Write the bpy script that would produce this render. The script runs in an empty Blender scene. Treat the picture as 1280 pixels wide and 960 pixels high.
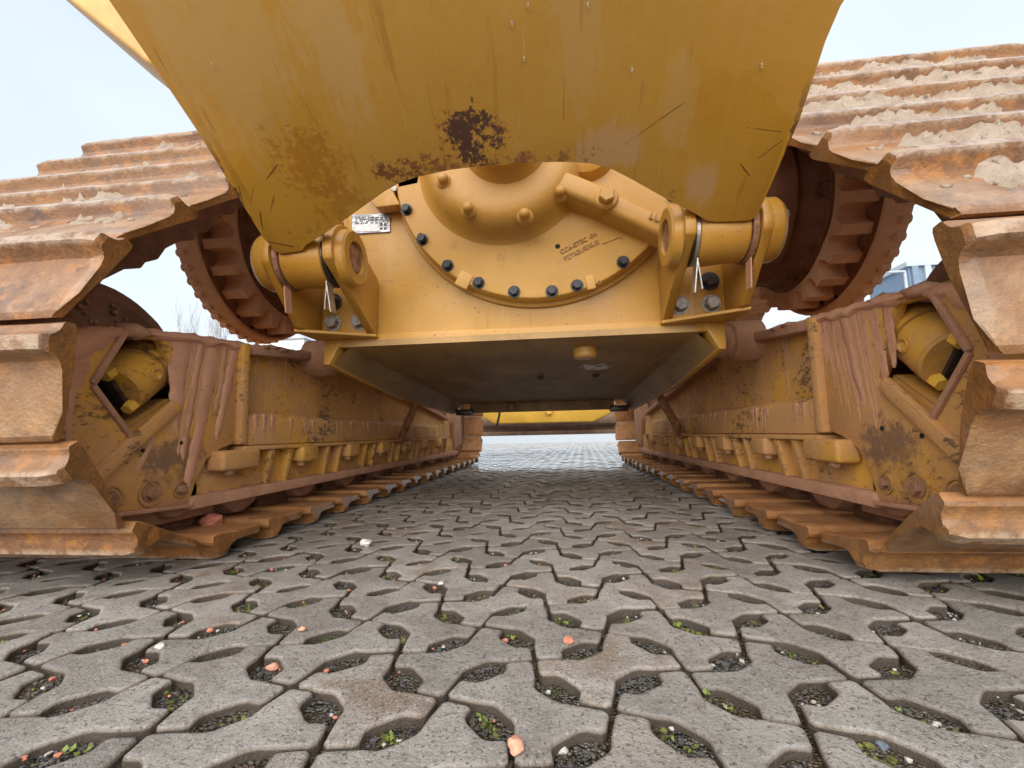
import bpy, bmesh, math, random
import numpy as np
from mathutils import Vector, Matrix, noise as mnoise
random.seed(7)
S = bpy.context.scene
COL = S.collection
R = math.radians
# ------------------------------------------------------------------ camera
F_PX, YAW, PITCH, ROLL = 550.0, R(-6.20), R(6.44), R(-1.22)
CAM = Vector((0.135, 0.0, 0.285))
fw = Vector((math.sin(YAW)*math.cos(PITCH), math.cos(YAW)*math.cos(PITCH), math.sin(PITCH)))
r0 = Vector((math.cos(YAW), -math.sin(YAW), 0)); u0 = r0.cross(fw)
rt = math.cos(ROLL)*r0 + math.sin(ROLL)*u0
up = math.cos(ROLL)*u0 - math.sin(ROLL)*r0
cd = bpy.data.cameras.new('camera'); cam = bpy.data.objects.new('camera', cd); COL.objects.link(cam)
cam.matrix_world = Matrix(((rt.x, up.x, -fw.x, CAM.x), (rt.y, up.y, -fw.y, CAM.y), (rt.z, up.z, -fw.z, CAM.z), (0, 0, 0, 1)))
cd.sensor_width = 36; cd.lens = 36*F_PX/1280; cd.clip_start = 0.02; cd.clip_end = 2000
S.camera = cam
# ------------------------------------------------------------------ sky, sun, exposure
SUN_EL, SUN_AZ = R(30), R(188)        # azimuth clockwise from +Y: behind the camera, a little to the left
w = bpy.data.worlds.new('World'); S.world = w; w.use_nodes = True
nt = w.node_tree; N = nt.nodes; L = nt.links
bg = N['Background']
sky = N.new('ShaderNodeTexSky'); sky.sky_type = 'NISHITA'; sky.sun_disc = False
sky.sun_elevation = SUN_EL; sky.sun_rotation = SUN_AZ; sky.air_density = 1.0; sky.dust_density = 3.0; sky.ozone_density = 1.0
tc = N.new('ShaderNodeTexCoord'); ns = N.new('ShaderNodeTexNoise'); ns.inputs['Scale'].default_value = 1.3; ns.inputs['Detail'].default_value = 4
L.new(tc.outputs['Generated'], ns.inputs['Vector'])
rp = N.new('ShaderNodeValToRGB'); rp.color_ramp.elements[0].position = .3; rp.color_ramp.elements[1].position = .75
rp.color_ramp.elements[0].color = (4.7, 5.4, 6.4, 1); rp.color_ramp.elements[1].color = (6.3, 6.7, 7.0, 1)
L.new(ns.outputs['Fac'], rp.inputs['Fac'])
mx = N.new('ShaderNodeMixRGB'); mx.inputs['Fac'].default_value = .85
L.new(sky.outputs['Color'], mx.inputs['Color1']); L.new(rp.outputs['Color'], mx.inputs['Color2'])
L.new(mx.outputs['Color'], bg.inputs['Color']); bg.inputs['Strength'].default_value = .1
sd = bpy.data.lights.new('sun', 'SUN'); sd.energy = 2.7; sd.angle = R(85); sd.color = (1, .96, .9)
sun = bpy.data.objects.new('sun', sd); COL.objects.link(sun)
sdir = Vector((math.sin(SUN_AZ)*math.cos(SUN_EL), math.cos(SUN_AZ)*math.cos(SUN_EL), math.sin(SUN_EL)))
sun.rotation_euler = sdir.to_track_quat('Z', 'Y').to_euler()
S.view_settings.view_transform = 'Standard'; S.view_settings.look = 'None'; S.view_settings.gamma = 1
S.view_settings.exposure = 0.9
S.render.engine = 'CYCLES'
S.cycles.use_denoising = True
S.cycles.max_bounces = 8; S.cycles.diffuse_bounces = 6

# ------------------------------------------------------------------ helpers
def pray(u, v):
    return fw + rt*((u-640)/F_PX) - up*((v-480)/F_PX)
def at_x(u, v, x):
    d = pray(u, v); return CAM + d*((x-CAM.x)/d.x)
def at_y(u, v, y):
    d = pray(u, v); return CAM + d*(y/d.y)
def at_z(u, v, z=0):
    d = pray(u, v); return CAM + d*((z-CAM.z)/d.z)
def to_px(p):
    d = Vector(p)-CAM; z = d.dot(fw)
    if z <= .01: return None
    return 640+F_PX*d.dot(rt)/z, 480-F_PX*d.dot(up)/z

class MB:
    def __init__(s): s.v = []; s.f = []; s.m = []
    def add(s, v, f, m=0):
        o = len(s.v); s.v += [tuple(p) for p in v]; s.f += [tuple(i+o for i in q) for q in f]; s.m += [m]*len(f)
    def box(s, c, size, rot=None, m=0):
        q = []
        for sx in (-1, 1):
            for sy in (-1, 1):
                for sz in (-1, 1):
                    p = Vector((sx*size[0]/2, sy*size[1]/2, sz*size[2]/2))
                    if rot is not None: p = rot @ p
                    q.append(p+Vector(c))
        s.add(q, [(0, 1, 3, 2), (4, 6, 7, 5), (0, 4, 5, 1), (2, 3, 7, 6), (0, 2, 6, 4), (1, 5, 7, 3)], m)
    def hexa(s, q, m=0):      # 8 points: bottom 4 ring, top 4 ring
        s.add(q, [(3, 2, 1, 0), (4, 5, 6, 7), (0, 1, 5, 4), (1, 2, 6, 5), (2, 3, 7, 6), (3, 0, 4, 7)], m)
    def prism(s, poly, fn, d0, d1, m=0, holes=()):
        if not holes:
            n = len(poly)
            v = [fn(a, b, d0) for a, b in poly]+[fn(a, b, d1) for a, b in poly]
            f = [tuple(range(n-1, -1, -1)), tuple(range(n, 2*n))]+[(i, (i+1) % n, n+(i+1) % n, n+i) for i in range(n)]
            s.add(v, f, m); return
        bm = bmesh.new(); ed = []; loops = []
        for lp in [poly]+list(holes):
            vs = [bm.verts.new((a, b, 0)) for a, b in lp]; loops.append(vs)
            ed += [bm.edges.new((vs[i], vs[(i+1) % len(vs)])) for i in range(len(vs))]
        bmesh.ops.triangle_fill(bm, use_beauty=True, edges=ed)
        bm.verts.index_update()
        tv = [(p.co.x, p.co.y) for p in bm.verts]; tf = [tuple(x.index for x in q.verts) for q in bm.faces]
        n = len(tv); rings = [[p.index for p in lp] for lp in loops]
        bm.free()
        f = [tuple(reversed(q)) for q in tf]+[tuple(i+n for i in q) for q in tf]
        for rg in rings:
            k = len(rg); f += [(rg[i], rg[(i+1) % k], n+rg[(i+1) % k], n+rg[i]) for i in range(k)]
        s.add([fn(a, b, d0) for a, b in tv]+[fn(a, b, d1) for a, b in tv], f, m)
    def lathe(s, o, ax, prof, seg=32, m=0, caps=True, ref=None, ang=(0, 360)):
        o = Vector(o); ax = Vector(ax).normalized()
        e1 = Vector(ref) if ref else (Vector((0, 0, 1)) if abs(ax.z) < .9 else Vector((1, 0, 0)))
        e1 = (e1-ax*e1.dot(ax)).normalized(); e2 = ax.cross(e1)
        full = abs(ang[1]-ang[0]-360) < 1e-6; ns_ = seg if full else seg+1
        v = []
        for t, r in prof:
            for k in range(ns_):
                a = R(ang[0]+(ang[1]-ang[0])*k/seg); v.append(o+ax*t+(e1*math.cos(a)+e2*math.sin(a))*r)
        f = []
        for i in range(len(prof)-1):
            for k in range(seg):
                k2 = (k+1) % ns_; f.append((i*ns_+k, i*ns_+k2, (i+1)*ns_+k2, (i+1)*ns_+k))
        if caps and full:
            f.append(tuple(range(ns_-1, -1, -1))); f.append(tuple((len(prof)-1)*ns_+k for k in range(ns_)))
        s.add(v, f, m)
    def cyl(s, p0, p1, r, seg=16, m=0, bev=0):
        p0 = Vector(p0); d = Vector(p1)-p0; h = d.length
        pr = [(0, r), (h, r)] if not bev else [(0, r-bev), (bev, r), (h-bev, r), (h, r-bev)]
        s.lathe(p0, d, pr, seg, m)
    def tube(s, pts, r, seg=8, m=0):
        pts = [Vector(p) for p in pts]; v = []; n = len(pts)
        for i, p in enumerate(pts):
            t = (pts[min(i+1, n-1)]-pts[max(i-1, 0)]).normalized()
            e = Vector((0, 0, 1)) if abs(t.z) < .9 else Vector((1, 0, 0))
            a = t.cross(e).normalized(); b = t.cross(a)
            rr = r[i] if isinstance(r, (list, tuple)) else r
            v += [p+(a*math.cos(2*math.pi*k/seg)+b*math.sin(2*math.pi*k/seg))*rr for k in range(seg)]
        f = [(i*seg+k, i*seg+(k+1) % seg, (i+1)*seg+(k+1) % seg, (i+1)*seg+k) for i in range(n-1) for k in range(seg)]
        f += [tuple(range(seg-1, -1, -1)), tuple((n-1)*seg+k for k in range(seg))]
        s.add(v, f, m)
    def hexbolt(s, c, ax, r=.016, h=.014, m=0, washer=True):
        c = Vector(c); ax = Vector(ax).normalized()
        if washer: s.lathe(c, ax, [(0, r*1.35), (.003, r*1.35)], 16, m)
        s.lathe(c+ax*(.0025 if washer else 0), ax, [(0, r*.98), (h*.8, r), (h, r*.86)], 6, m, ref=(.3, .2, .93))
    def mesh(s, name, bevel=0, seg=2, ang=32):
        me = bpy.data.meshes.new(name); bm = bmesh.new()
        vs = [bm.verts.new(p) for p in s.v]
        for q, m in zip(s.f, s.m):
            try:
                fc = bm.faces.new([vs[i] for i in q]); fc.material_index = m
            except ValueError: pass
        bmesh.ops.recalc_face_normals(bm, faces=bm.faces)
        if bevel:
            eds = [e for e in bm.edges if len(e.link_faces) == 2 and e.calc_face_angle(0) > R(28)]
            bmesh.ops.bevel(bm, geom=eds, offset=bevel, segments=seg, affect='EDGES', profile=.5, clamp_overlap=True)
        for fc in bm.faces: fc.smooth = True
        bm.to_mesh(me); bm.free()
        me.set_sharp_from_angle(angle=R(ang))
        return me
    def build(s, name, mats, parent=None, bevel=0, seg=2, ang=32):
        return link(name, s.mesh(name, bevel, seg, ang), mats, parent)

def link(name, me, mats, parent=None):
    o = bpy.data.objects.new(name, me); COL.objects.link(o)
    if mats is not None:
        for m in (mats if isinstance(mats, (list, tuple)) else [mats]): me.materials.append(m)
    if parent: o.parent = parent
    return o
def tag(o, label=None, cat=None, group=None, kind=None):
    for k, v in (('label', label), ('category', cat), ('group', group), ('kind', kind)):
        if v: o[k] = v
    return o
XYZ_YZ = lambda s: (lambda a, b, d: (s*d, a, b))      # poly in (y,z), extruded along x, mirrored by s
XZ = lambda a, b, d: (a, d, b)                        # poly in (x,z), extruded along y

# ------------------------------------------------------------------ materials
class Mat:
    def __init__(s, name, rough=.6, metal=0., spec=.5, rnd=False):
        s.m = bpy.data.materials.new(name); s.m.use_nodes = True; t = s.m.node_tree; s.n = t.nodes; s.l = t.links
        s.b = s.n['Principled BSDF']; s.set('Roughness', rough); s.set('Metallic', metal); s.set('Specular IOR Level', spec)
        c = s.n.new('ShaderNodeTexCoord'); s.co = c.outputs['Object']
        if rnd:
            oi = s.n.new('ShaderNodeObjectInfo'); s.rand = oi.outputs['Random']
            q = s.n.new('ShaderNodeVectorMath'); q.operation = 'ADD'
            cb = s.n.new('ShaderNodeCombineXYZ')
            for i, k in enumerate((37., 91., 53.)): s.l.new(s.math('MULTIPLY', s.rand, k), cb.inputs[i])
            s.l.new(s.co, q.inputs[0]); s.l.new(cb.outputs[0], q.inputs[1]); s.co0 = s.co; s.co = q.outputs[0]
        else: s.co0 = s.co
    def inp(s, sock, v):
        if isinstance(v, bpy.types.NodeSocket): s.l.new(v, sock)
        elif isinstance(v, (tuple, list)) and sock.type == 'RGBA' and len(v) == 3: sock.default_value = (*v, 1)
        else: sock.default_value = v
    def set(s, k, v): s.inp(s.b.inputs[k], v)
    def math(s, op, a, b=0., clamp=False):
        q = s.n.new('ShaderNodeMath'); q.operation = op; q.use_clamp = clamp; s.inp(q.inputs[0], a); s.inp(q.inputs[1], b); return q.outputs[0]
    def noise(s, scale, detail=5, rough=.6, stretch=None, dist=0., off=(0, 0, 0), rot=(0, 0, 0)):
        v = s.co
        if stretch or any(off) or any(rot):
            mp = s.n.new('ShaderNodeMapping'); s.l.new(v, mp.inputs['Vector'])
            mp.inputs['Scale'].default_value = stretch or (1, 1, 1); mp.inputs['Location'].default_value = off; mp.inputs['Rotation'].default_value = rot
            v = mp.outputs[0]
        q = s.n.new('ShaderNodeTexNoise'); s.l.new(v, q.inputs['Vector'])
        q.inputs['Scale'].default_value = scale; q.inputs['Detail'].default_value = detail; q.inputs['Roughness'].default_value = rough; q.inputs['Distortion'].default_value = dist
        return q.outputs['Fac']
    def step(s, v, a, b):
        q = s.n.new('ShaderNodeMapRange'); q.interpolation_type = 'SMOOTHSTEP'; s.inp(q.inputs['Value'], v)
        q.inputs['From Min'].default_value = a; q.inputs['From Max'].default_value = b; return q.outputs[0]
    def mix(s, f, a, b):
        q = s.n.new('ShaderNodeMix'); q.data_type = 'RGBA'; s.inp(q.inputs[0], f); s.inp(q.inputs[6], a); s.inp(q.inputs[7], b); return q.outputs[2]
    def spot(s, c, r, soft=.5, scale=(1, 1, 1), rotz=0):
        mp = s.n.new('ShaderNodeMapping'); mp.vector_type = 'POINT'
        q0 = s.n.new('ShaderNodeVectorMath'); q0.operation = 'SUBTRACT'; s.l.new(s.co0, q0.inputs[0]); q0.inputs[1].default_value = c
        s.l.new(q0.outputs[0], mp.inputs['Vector']); mp.inputs['Rotation'].default_value = (0, 0, rotz); 
        sc = s.n.new('ShaderNodeVectorMath'); sc.operation = 'MULTIPLY'; s.l.new(mp.outputs[0], sc.inputs[0]); sc.inputs[1].default_value = scale
        ln = s.n.new('ShaderNodeVectorMath'); ln.operation = 'LENGTH'; s.l.new(sc.outputs[0], ln.inputs[0])
        return s.step(ln.outputs['Value'], r, r*soft)
    def sep(s, i):
        q = s.n.new('ShaderNodeSeparateXYZ'); s.l.new(s.co0, q.inputs[0]); return q.outputs[i]
    def nrm(s, i):
        g = s.n.new('ShaderNodeNewGeometry'); q = s.n.new('ShaderNodeSeparateXYZ'); s.l.new(g.outputs['Normal'], q.inputs[0]); return q.outputs[i]
    def bump(s, h, strength=.5, dist=.01):
        q = s.n.new('ShaderNodeBump'); s.inp(q.inputs['Height'], h); q.inputs['Strength'].default_value = strength; q.inputs['Distance'].default_value = dist
        s.l.new(q.outputs[0], s.b.inputs['Normal']); return q
    def edge(s, r=.006, lo=.03, hi=.25):
        bv = s.n.new('ShaderNodeBevel'); bv.samples = 4; bv.inputs['Radius'].default_value = r
        g = s.n.new('ShaderNodeNewGeometry'); d = s.n.new('ShaderNodeVectorMath'); d.operation = 'DOT_PRODUCT'
        s.l.new(bv.outputs[0], d.inputs[0]); s.l.new(g.outputs['Normal'], d.inputs[1])
        return s.step(s.math('SUBTRACT', 1., d.outputs['Value']), lo, hi)
    def color(s, c): s.set('Base Color', c); return s

def simple(name, c, rough=.6, metal=0., var=.25, sc=20, bump=.15, bd=.003, rnd=False, spec=.5):
    m = Mat(name, rough, metal, spec, rnd)
    f = m.step(m.noise(sc, 6), .3, .7)
    dk = tuple(x*(1-var) for x in c); lt = tuple(min(1, x*(1+var)) for x in c)
    m.color(m.mix(f, dk, lt)); m.bump(m.noise(sc*6, 5), bump, bd)
    return m.m

# --- yellow paints
def mk_case(name='yellow_casing_paint', ca=(.46, .232, .032), cb_=(.53, .285, .066), da=.5):
    m = Mat(name, .48)
    big = m.step(m.noise(4, 6), .35, .75)
    c = m.mix(big, ca, cb_)
    dust = m.step(m.noise(9, 8, .7), .50, .78)
    c = m.mix(m.math('MULTIPLY', dust, da), c, (.47, .28, .12))
    ch = m.step(m.math('ADD', m.math('MULTIPLY', m.edge(), .5), m.math('MULTIPLY', m.noise(22, 8, .75), .8)), .76, .86); c = m.mix(m.math('MULTIPLY', ch, .85), c, (.13, .062, .035))
    bl = m.step(m.noise(2.2, 7, .7, off=(4, 4, 1)), .52, .72); c = m.mix(m.math('MULTIPLY', bl, .4), c, (.40, .21, .07))
    run = m.step(m.noise(14, 5, .6, stretch=(1, 1, .12)), .56, .75)
    c = m.mix(m.math('MULTIPLY', run, .3), c, (.55, .40, .22))
    wk = m.step(m.noise(6, 5, .65, off=(2, 2, 6)), .50, .64)
    chip = m.math('MULTIPLY', m.step(m.noise(75, 5, .7), .60, .65), wk); c = m.mix(m.math('MULTIPLY', chip, .75), c, (.14, .07, .035))
    seep = m.math('MULTIPLY', m.step(m.noise(26, 4, .6, stretch=(1, 1, .07), off=(5, 1, 2)), .60, .70), m.step(m.noise(3, 4, .6, off=(7, 7, 7)), .46, .60)); c = m.mix(m.math('MULTIPLY', seep, .5), c, (.20, .10, .035))
    scr = m.step(m.noise(9, 3, .5, stretch=(1, 1, 9), rot=(0, .5, 0)), .70, .72); c = m.mix(m.math('MULTIPLY', scr, .5), c, (.30, .16, .06))
    sp = m.step(m.noise(90, 2, .5), .70, .74)
    c = m.mix(m.math('MULTIPLY', sp, .85), c, (.12, .06, .03))
    m.color(c); m.set('Roughness', m.math('ADD', .42, m.math('MULTIPLY', dust, .3)))
    m.bump(m.math('ADD', m.noise(60, 6), m.math('MULTIPLY', m.noise(300, 2), .4)), .22, .003); return m.m
M_case = mk_case()
M_hinge = mk_case('golden_hinge_paint', (.42, .195, .02), (.50, .25, .04), .25)
def mk_cast():
    m = Mat('yellow_cast_paint', .42)
    big = m.step(m.noise(5, 6), .3, .75)
    c = m.mix(big, (.43, .212, .026), (.49, .255, .045))
    sp = m.step(m.noise(110, 2, .5), .73, .77)
    c = m.mix(m.math('MULTIPLY', sp, .7), c, (.15, .07, .03))
    d = m.step(m.noise(12, 8, .7), .5, .8); c = m.mix(m.math('MULTIPLY', d, .5), c, (.40, .24, .12))
    gr = m.step(m.math('ADD', m.noise(16, 7, .7, off=(3, 1, 2)), m.math('MULTIPLY', m.noise(3, 3, .5), .4)), .76, .92); c = m.mix(m.math('MULTIPLY', gr, .5), c, (.26, .125, .035))
    m.color(c); m.bump(m.math('ADD', m.noise(45, 6), m.math('MULTIPLY', m.noise(420, 3), .7)), .3, .003); return m.m
M_cast = mk_cast()
def mk_plate():
    m = Mat('weathered_yellow_plate_paint', .4); m.set('Coat Weight', .5); m.set('Coat Roughness', .1)
    big = m.step(m.noise(3, 6), .3, .75)
    c = m.mix(big, (.53, .26, .02), (.57, .29, .034))
    # dull, rubbed zones with ragged lower ends
    wig = m.math('ADD', m.math('MULTIPLY', m.math('SUBTRACT', m.noise(9, 8, .72, stretch=(1.8, .3, 1)), .5), 1.7), m.math('MULTIPLY', m.math('SUBTRACT', m.noise(60, 6, .7, stretch=(1, .4, 1)), .5), .8))
    def zone(cx, cy, r, scale, amt, col, th=.5):
        nonlocal c
        sp = m.spot((cx, cy, 0), r*1.35, 0., scale)
        z = m.step(m.math('ADD', m.math('MULTIPLY', sp, .9), wig), th-.05, th+.25); z = m.math('MULTIPLY', z, m.step(sp, .02, .3))
        c = m.mix(m.math('MULTIPLY', z, amt), c, col)
    zone(-.53, .47, .28, (1.2, .8, 1), .5, (.54, .33, .11))
    zone(-.30, .50, .24, (1.8, .7, 1), .5, (.55, .34, .13))
    zone(.20, .44, .22, (2.6, .8, 1), .4, (.54, .32, .12))
    zone(.40, .28, .15, (2.4, 1, 1), .4, (.55, .33, .13))
    zone(.26, .20, .11, (.9, 1.3, 1), .55, (.58, .35, .19), .5)
    zone(.48, .10, .08, (1.4, 1, 1), .55, (.58, .35, .19), .5)
    wet = m.step(m.noise(7, 5, .6, stretch=(2.6, .25, 1), off=(3, 1, 0)), .60, .66)
    c = m.mix(m.math('MULTIPLY', wet, .5), c, (.36, .15, .008))
    str_ = m.step(m.noise(4, 7, .7, stretch=(6, .12, 1), off=(2, 7, 0)), .46, .72); c = m.mix(m.math('MULTIPLY', str_, .3), c, (.56, .33, .10))
    # rust
    g0 = lambda q, k: m.math('MULTIPLY', m.math('SUBTRACT', q, .5), k)
    grain = m.noise(75, 9, .8); grain2 = m.noise(20, 8, .72, off=(5, 2, 0)); brk = m.math('ADD', g0(grain, 2.6), g0(grain2, 2.6))
    def rust(cx, cy, r, scale, base, th, amt=1., soft=.1):
        nonlocal c
        sp = m.spot((cx, cy, 0), r, .05, scale)
        z = m.step(m.math('ADD', m.math('MULTIPLY', sp, .9), brk), th, th+soft)
        z = m.math('MULTIPLY', m.math('MULTIPLY', z, amt), m.step(sp, .02, .2))
        c = m.mix(z, c, base)
    rust(-.44, .225, .17, (1, 1, 1), (.40, .16, .012), .45, .75, .35)
    rust(-.40, .13, .16, (1, 1, 1), (.40, .16, .012), .55, .7, .35)
    rust(-.05, .235, .22, (1, 1.2, 1), (.26, .085, .012), .72, .9, .25)
    rust(-.10, .19, .34, (.7, 4, 1), (.24, .08, .015), .72, .85, .25)
    rust(-.23, .195, .17, (.9, 2.0, 1), (.20, .065, .015), .78, .9)
    rust(-.045, .25, .15, (1.4, .95, 1), (.075, .022, .010), .62, .95)
    rust(.02, .225, .08, (1.4, 1, 1), (.09, .028, .010), .85, .9)
    rust(.10, .195, .28, (.8, 5, 1), (.28, .10, .02), .85, .8)
    rust(.42, .07, .2, (.7, 2.2, 1), (.30, .12, .02), 1.05, .7)
    rust(-.5, .05, .2, (.7, 2.2, 1), (.32, .13, .02), 1.05, .7)
    # scratches
    for st, rz, th in (((9, .5, 1), .5, .735), ((9, .5, 1), -.75, .745), ((14, .45, 1), .05, .725)):
        q = m.step(m.noise(5.5, 3, .5, stretch=st, rot=(0, 0, rz)), th, th+.012)
        c = m.mix(m.math('MULTIPLY', q, .7), c, (.22, .10, .015))
    sc = m.step(m.noise(7, 3, .5, stretch=(16, .4, 1), rot=(0, 0, .12), off=(7, 3, 0)), .68, .74)
    c = m.mix(m.math('MULTIPLY', sc, .35), c, (.62, .42, .2))
    # scraped edges and the crease near one corner
    for (a, b, w_, ln, rz) in ((-.612, .028, .011, .075, .28), (-.635, .10, .008, .06, -1.2), (-.655, .16, .006, .05, -1.3), (-.575, .15, .006, .05, -.9), (-.62, .17, .004, .04, -.9), (-.545, .215, .006, .05, -.6), (.575, .13, .006, .04, .8), (.62, .17, .006, .05, -.7), (.60, .21, .004, .06, .2), (.36, .245, .004, .12, -.55)):
        sp = m.spot((a, b, 0), ln, .2, (1, ln/w_*2.2, 1), rz)
        z = m.step(m.math('ADD', sp, m.math('ADD', g0(grain, 2.2), g0(grain2, 2.4))), .5, .6); z = m.math('MULTIPLY', z, m.step(sp, .02, .3))
        c = m.mix(m.math('MULTIPLY', z, .75), c, (.09, .032, .014))
    ex = m.math('MAXIMUM', m.step(m.sep(0), -.635, -.665), m.step(m.sep(0), .632, .655))
    z = m.step(m.math('ADD', m.math('MULTIPLY', ex, .5), m.math('MULTIPLY', grain2, .9)), .86, .96)
    z = m.math('MULTIPLY', z, m.step(m.sep(1), .33, .22))
    c = m.mix(m.math('MULTIPLY', z, .9), c, (.12, .045, .02))
    m.color(c); m.set('Roughness', m.math('ADD', .30, m.math('MULTIPLY', m.noise(6, 4), .25)))
    m.bump(m.math('ADD', m.noise(25, 6, .6), m.math('MULTIPLY', m.noise(170, 3), .5)), .16, .004); return m.m
M_plate = mk_plate()
def mk_frame(name, mudlow, dirt):
    m = Mat(name, .62)
    c = m.mix(m.step(m.noise(5, 6), .3, .7), (.58, .29, .035), (.66, .345, .045))
    d = m.step(m.math('ADD', m.noise(6, 8, .7), m.math('MULTIPLY', m.noise(40, 5, .6), .3)), .52-dirt*.2, .80-dirt*.2)
    c = m.mix(m.math('MULTIPLY', d, .75), c, (.46, .24, .115))
    run = m.step(m.noise(13, 5, .6, stretch=(1, 1.4, .1)), .5, .7)
    c = m.mix(m.math('MULTIPLY', run, .45), c, (.50, .265, .115))
    lo = m.math('ADD', m.step(m.sep(2), mudlow+.08, mudlow-.06), m.math('MULTIPLY', m.noise(11, 7, .7), .9))
    c = m.mix(m.math('MULTIPLY', m.step(lo, .85, 1.25), .85), c, (.45, .25, .155))
    k = m.step(m.math('ADD', m.noise(46, 9, .82, stretch=(1, .6, 1.3)), m.math('MULTIPLY', m.noise(5, 4, .6, off=(3, 9, 1)), .6)), .86, .94)
    c = m.mix(m.math('MULTIPLY', k, .8), c, (.07, .038, .028))
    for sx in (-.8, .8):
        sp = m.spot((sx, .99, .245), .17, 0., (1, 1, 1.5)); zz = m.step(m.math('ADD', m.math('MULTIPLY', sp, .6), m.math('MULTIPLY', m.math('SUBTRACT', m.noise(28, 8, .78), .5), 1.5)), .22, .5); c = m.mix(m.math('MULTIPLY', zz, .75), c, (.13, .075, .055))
    ch = m.step(m.math('ADD', m.math('MULTIPLY', m.edge(.008), .45), m.math('MULTIPLY', m.noise(30, 8, .78, off=(1, 1, 5)), .85)), .70, .82); c = m.mix(m.math('MULTIPLY', ch, .85), c, (.075, .042, .03))
    m.color(c); m.set('Roughness', m.math('ADD', .45, m.math('MULTIPLY', d, .35)))
    m.bump(m.math('ADD', m.noise(30, 7, .65), m.math('MULTIPLY', m.noise(160, 4), .5)), .5, .006); return m.m
M_frame = mk_frame('muddy_yellow_frame_paint', .13, .24)
M_frame_clean = mk_frame('yellow_frame_paint', -.5, -.1)
M_frame_dirty = mk_frame('mud_coated_frame_paint', .10, .42)
def mk_mud(name, a, b, rough=.85, sc=14, bd=.012, dark=.0):
    m = Mat(name, rough, spec=.3)
    c = m.mix(m.step(m.noise(sc*.5, 7, .7), .3, .7), a, b)
    k = m.step(m.noise(sc*.8, 8, .75, off=(4, 1, 7)), .62-dark, .70-dark)
    c = m.mix(m.math('MULTIPLY', k, .7), c, tuple(x*.28 for x in a))
    m.color(c); m.bump(m.math('ADD', m.noise(sc*1.5, 8, .7), m.math('MULTIPLY', m.noise(sc*14, 4), .35)), .6, bd); return m.m
M_mud = mk_mud('pinkish_clay_mud', (.50, .25, .145), (.60, .32, .195), sc=22, bd=.006)
M_mud2 = mk_mud('dry_clay_crust', (.38, .195, .115), (.50, .27, .165), sc=18)
M_sprk = mk_mud('clay_dusted_sprocket_steel', (.62, .32, .17), (.70, .40, .24), .7, 20, .004, -.06)
M_drum = mk_mud('oily_brown_housing', (.15, .058, .03), (.24, .105, .055), .6, 12, .008, .05)
M_idler = mk_mud('mud_caked_idler', (.25, .125, .075), (.36, .19, .115), .9, 16, .02, .02)
M_roller = mk_mud('muddy_roller_steel', (.34, .175, .10), (.48, .26, .155), .75, 16, .01, .0)
M_link = mk_mud('dark_muddy_chain', (.13, .06, .035), (.24, .12, .07), .7, 16, .008, .03)
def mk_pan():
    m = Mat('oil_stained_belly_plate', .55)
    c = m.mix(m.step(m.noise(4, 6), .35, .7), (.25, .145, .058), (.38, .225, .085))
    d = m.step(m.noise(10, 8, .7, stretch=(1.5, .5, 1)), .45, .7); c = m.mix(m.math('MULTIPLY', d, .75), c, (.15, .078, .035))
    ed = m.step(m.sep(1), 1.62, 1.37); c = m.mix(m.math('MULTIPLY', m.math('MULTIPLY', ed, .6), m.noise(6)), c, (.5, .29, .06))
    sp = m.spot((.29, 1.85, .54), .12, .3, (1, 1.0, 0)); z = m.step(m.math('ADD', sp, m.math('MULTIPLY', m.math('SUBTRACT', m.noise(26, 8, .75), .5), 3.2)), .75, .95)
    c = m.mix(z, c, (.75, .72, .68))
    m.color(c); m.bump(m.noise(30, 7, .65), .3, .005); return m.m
M_pan = mk_pan()
def mk_shoe():
    m = Mat('rusty_track_shoe_steel', .55, rnd=True); m.set('Coat Weight', .6); m.set('Coat Roughness', .16)
    a = m.noise(7, 7, .68); b = m.noise(24, 8, .7, off=(2, 5, 1)); fine = m.noise(120, 4, .6)
    c = m.mix(m.step(a, .35, .68), (.145, .052, .010), (.30, .128, .032))
    c = m.mix(m.math('MULTIPLY', m.step(b, .48, .66), .75), c, (.42, .155, .018))
    c = m.mix(m.math('MULTIPLY', m.step(m.noise(13, 8, .74, off=(8, 3, 2)), .54, .68), .8), c, (.07, .03, .018))
    # pale bare-worn skin on the outer face and along the grouser
    z = m.sep(2); y = m.sep(1)
    out_ = m.step(z, .006, .016); band = m.step(m.math('ABSOLUTE', m.math('ADD', y, .045)), .12, .03)
    pale = m.step(m.math('ADD', m.math('MULTIPLY', m.math('MULTIPLY', out_, band), .34), m.math('ADD', m.math('MULTIPLY', m.noise(5, 6, .7, off=(3, 7, 5)), .8), m.math('MULTIPLY', b, .45))), .80, 1.12)
    pale = m.math('MULTIPLY', pale, m.step(z, .052, .022))
    c = m.mix(m.math('MULTIPLY', pale, .42), c, (.46, .35, .22))
    top = m.math('MULTIPLY', m.step(z, .040, .051), m.step(b, .40, .56)); c = m.mix(m.math('MULTIPLY', top, .6), c, (.50, .40, .29))
    hue = m.step(m.rand, .2, .9); c = m.mix(m.math('MULTIPLY', hue, .25), c, (.33, .17, .06))
    c = m.mix(m.math('MULTIPLY', m.step(fine, .62, .72), .35), c, (.14, .06, .03))
    m.color(c); m.set('Roughness', m.math('SUBTRACT', .56, m.math('MULTIPLY', pale, .2)))
    m.bump(m.math('ADD', m.math('MULTIPLY', m.noise(34, 8, .74), 1.0), m.math('MULTIPLY', fine, .9)), .7, .005); return m.m
M_shoe = mk_shoe()
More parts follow.
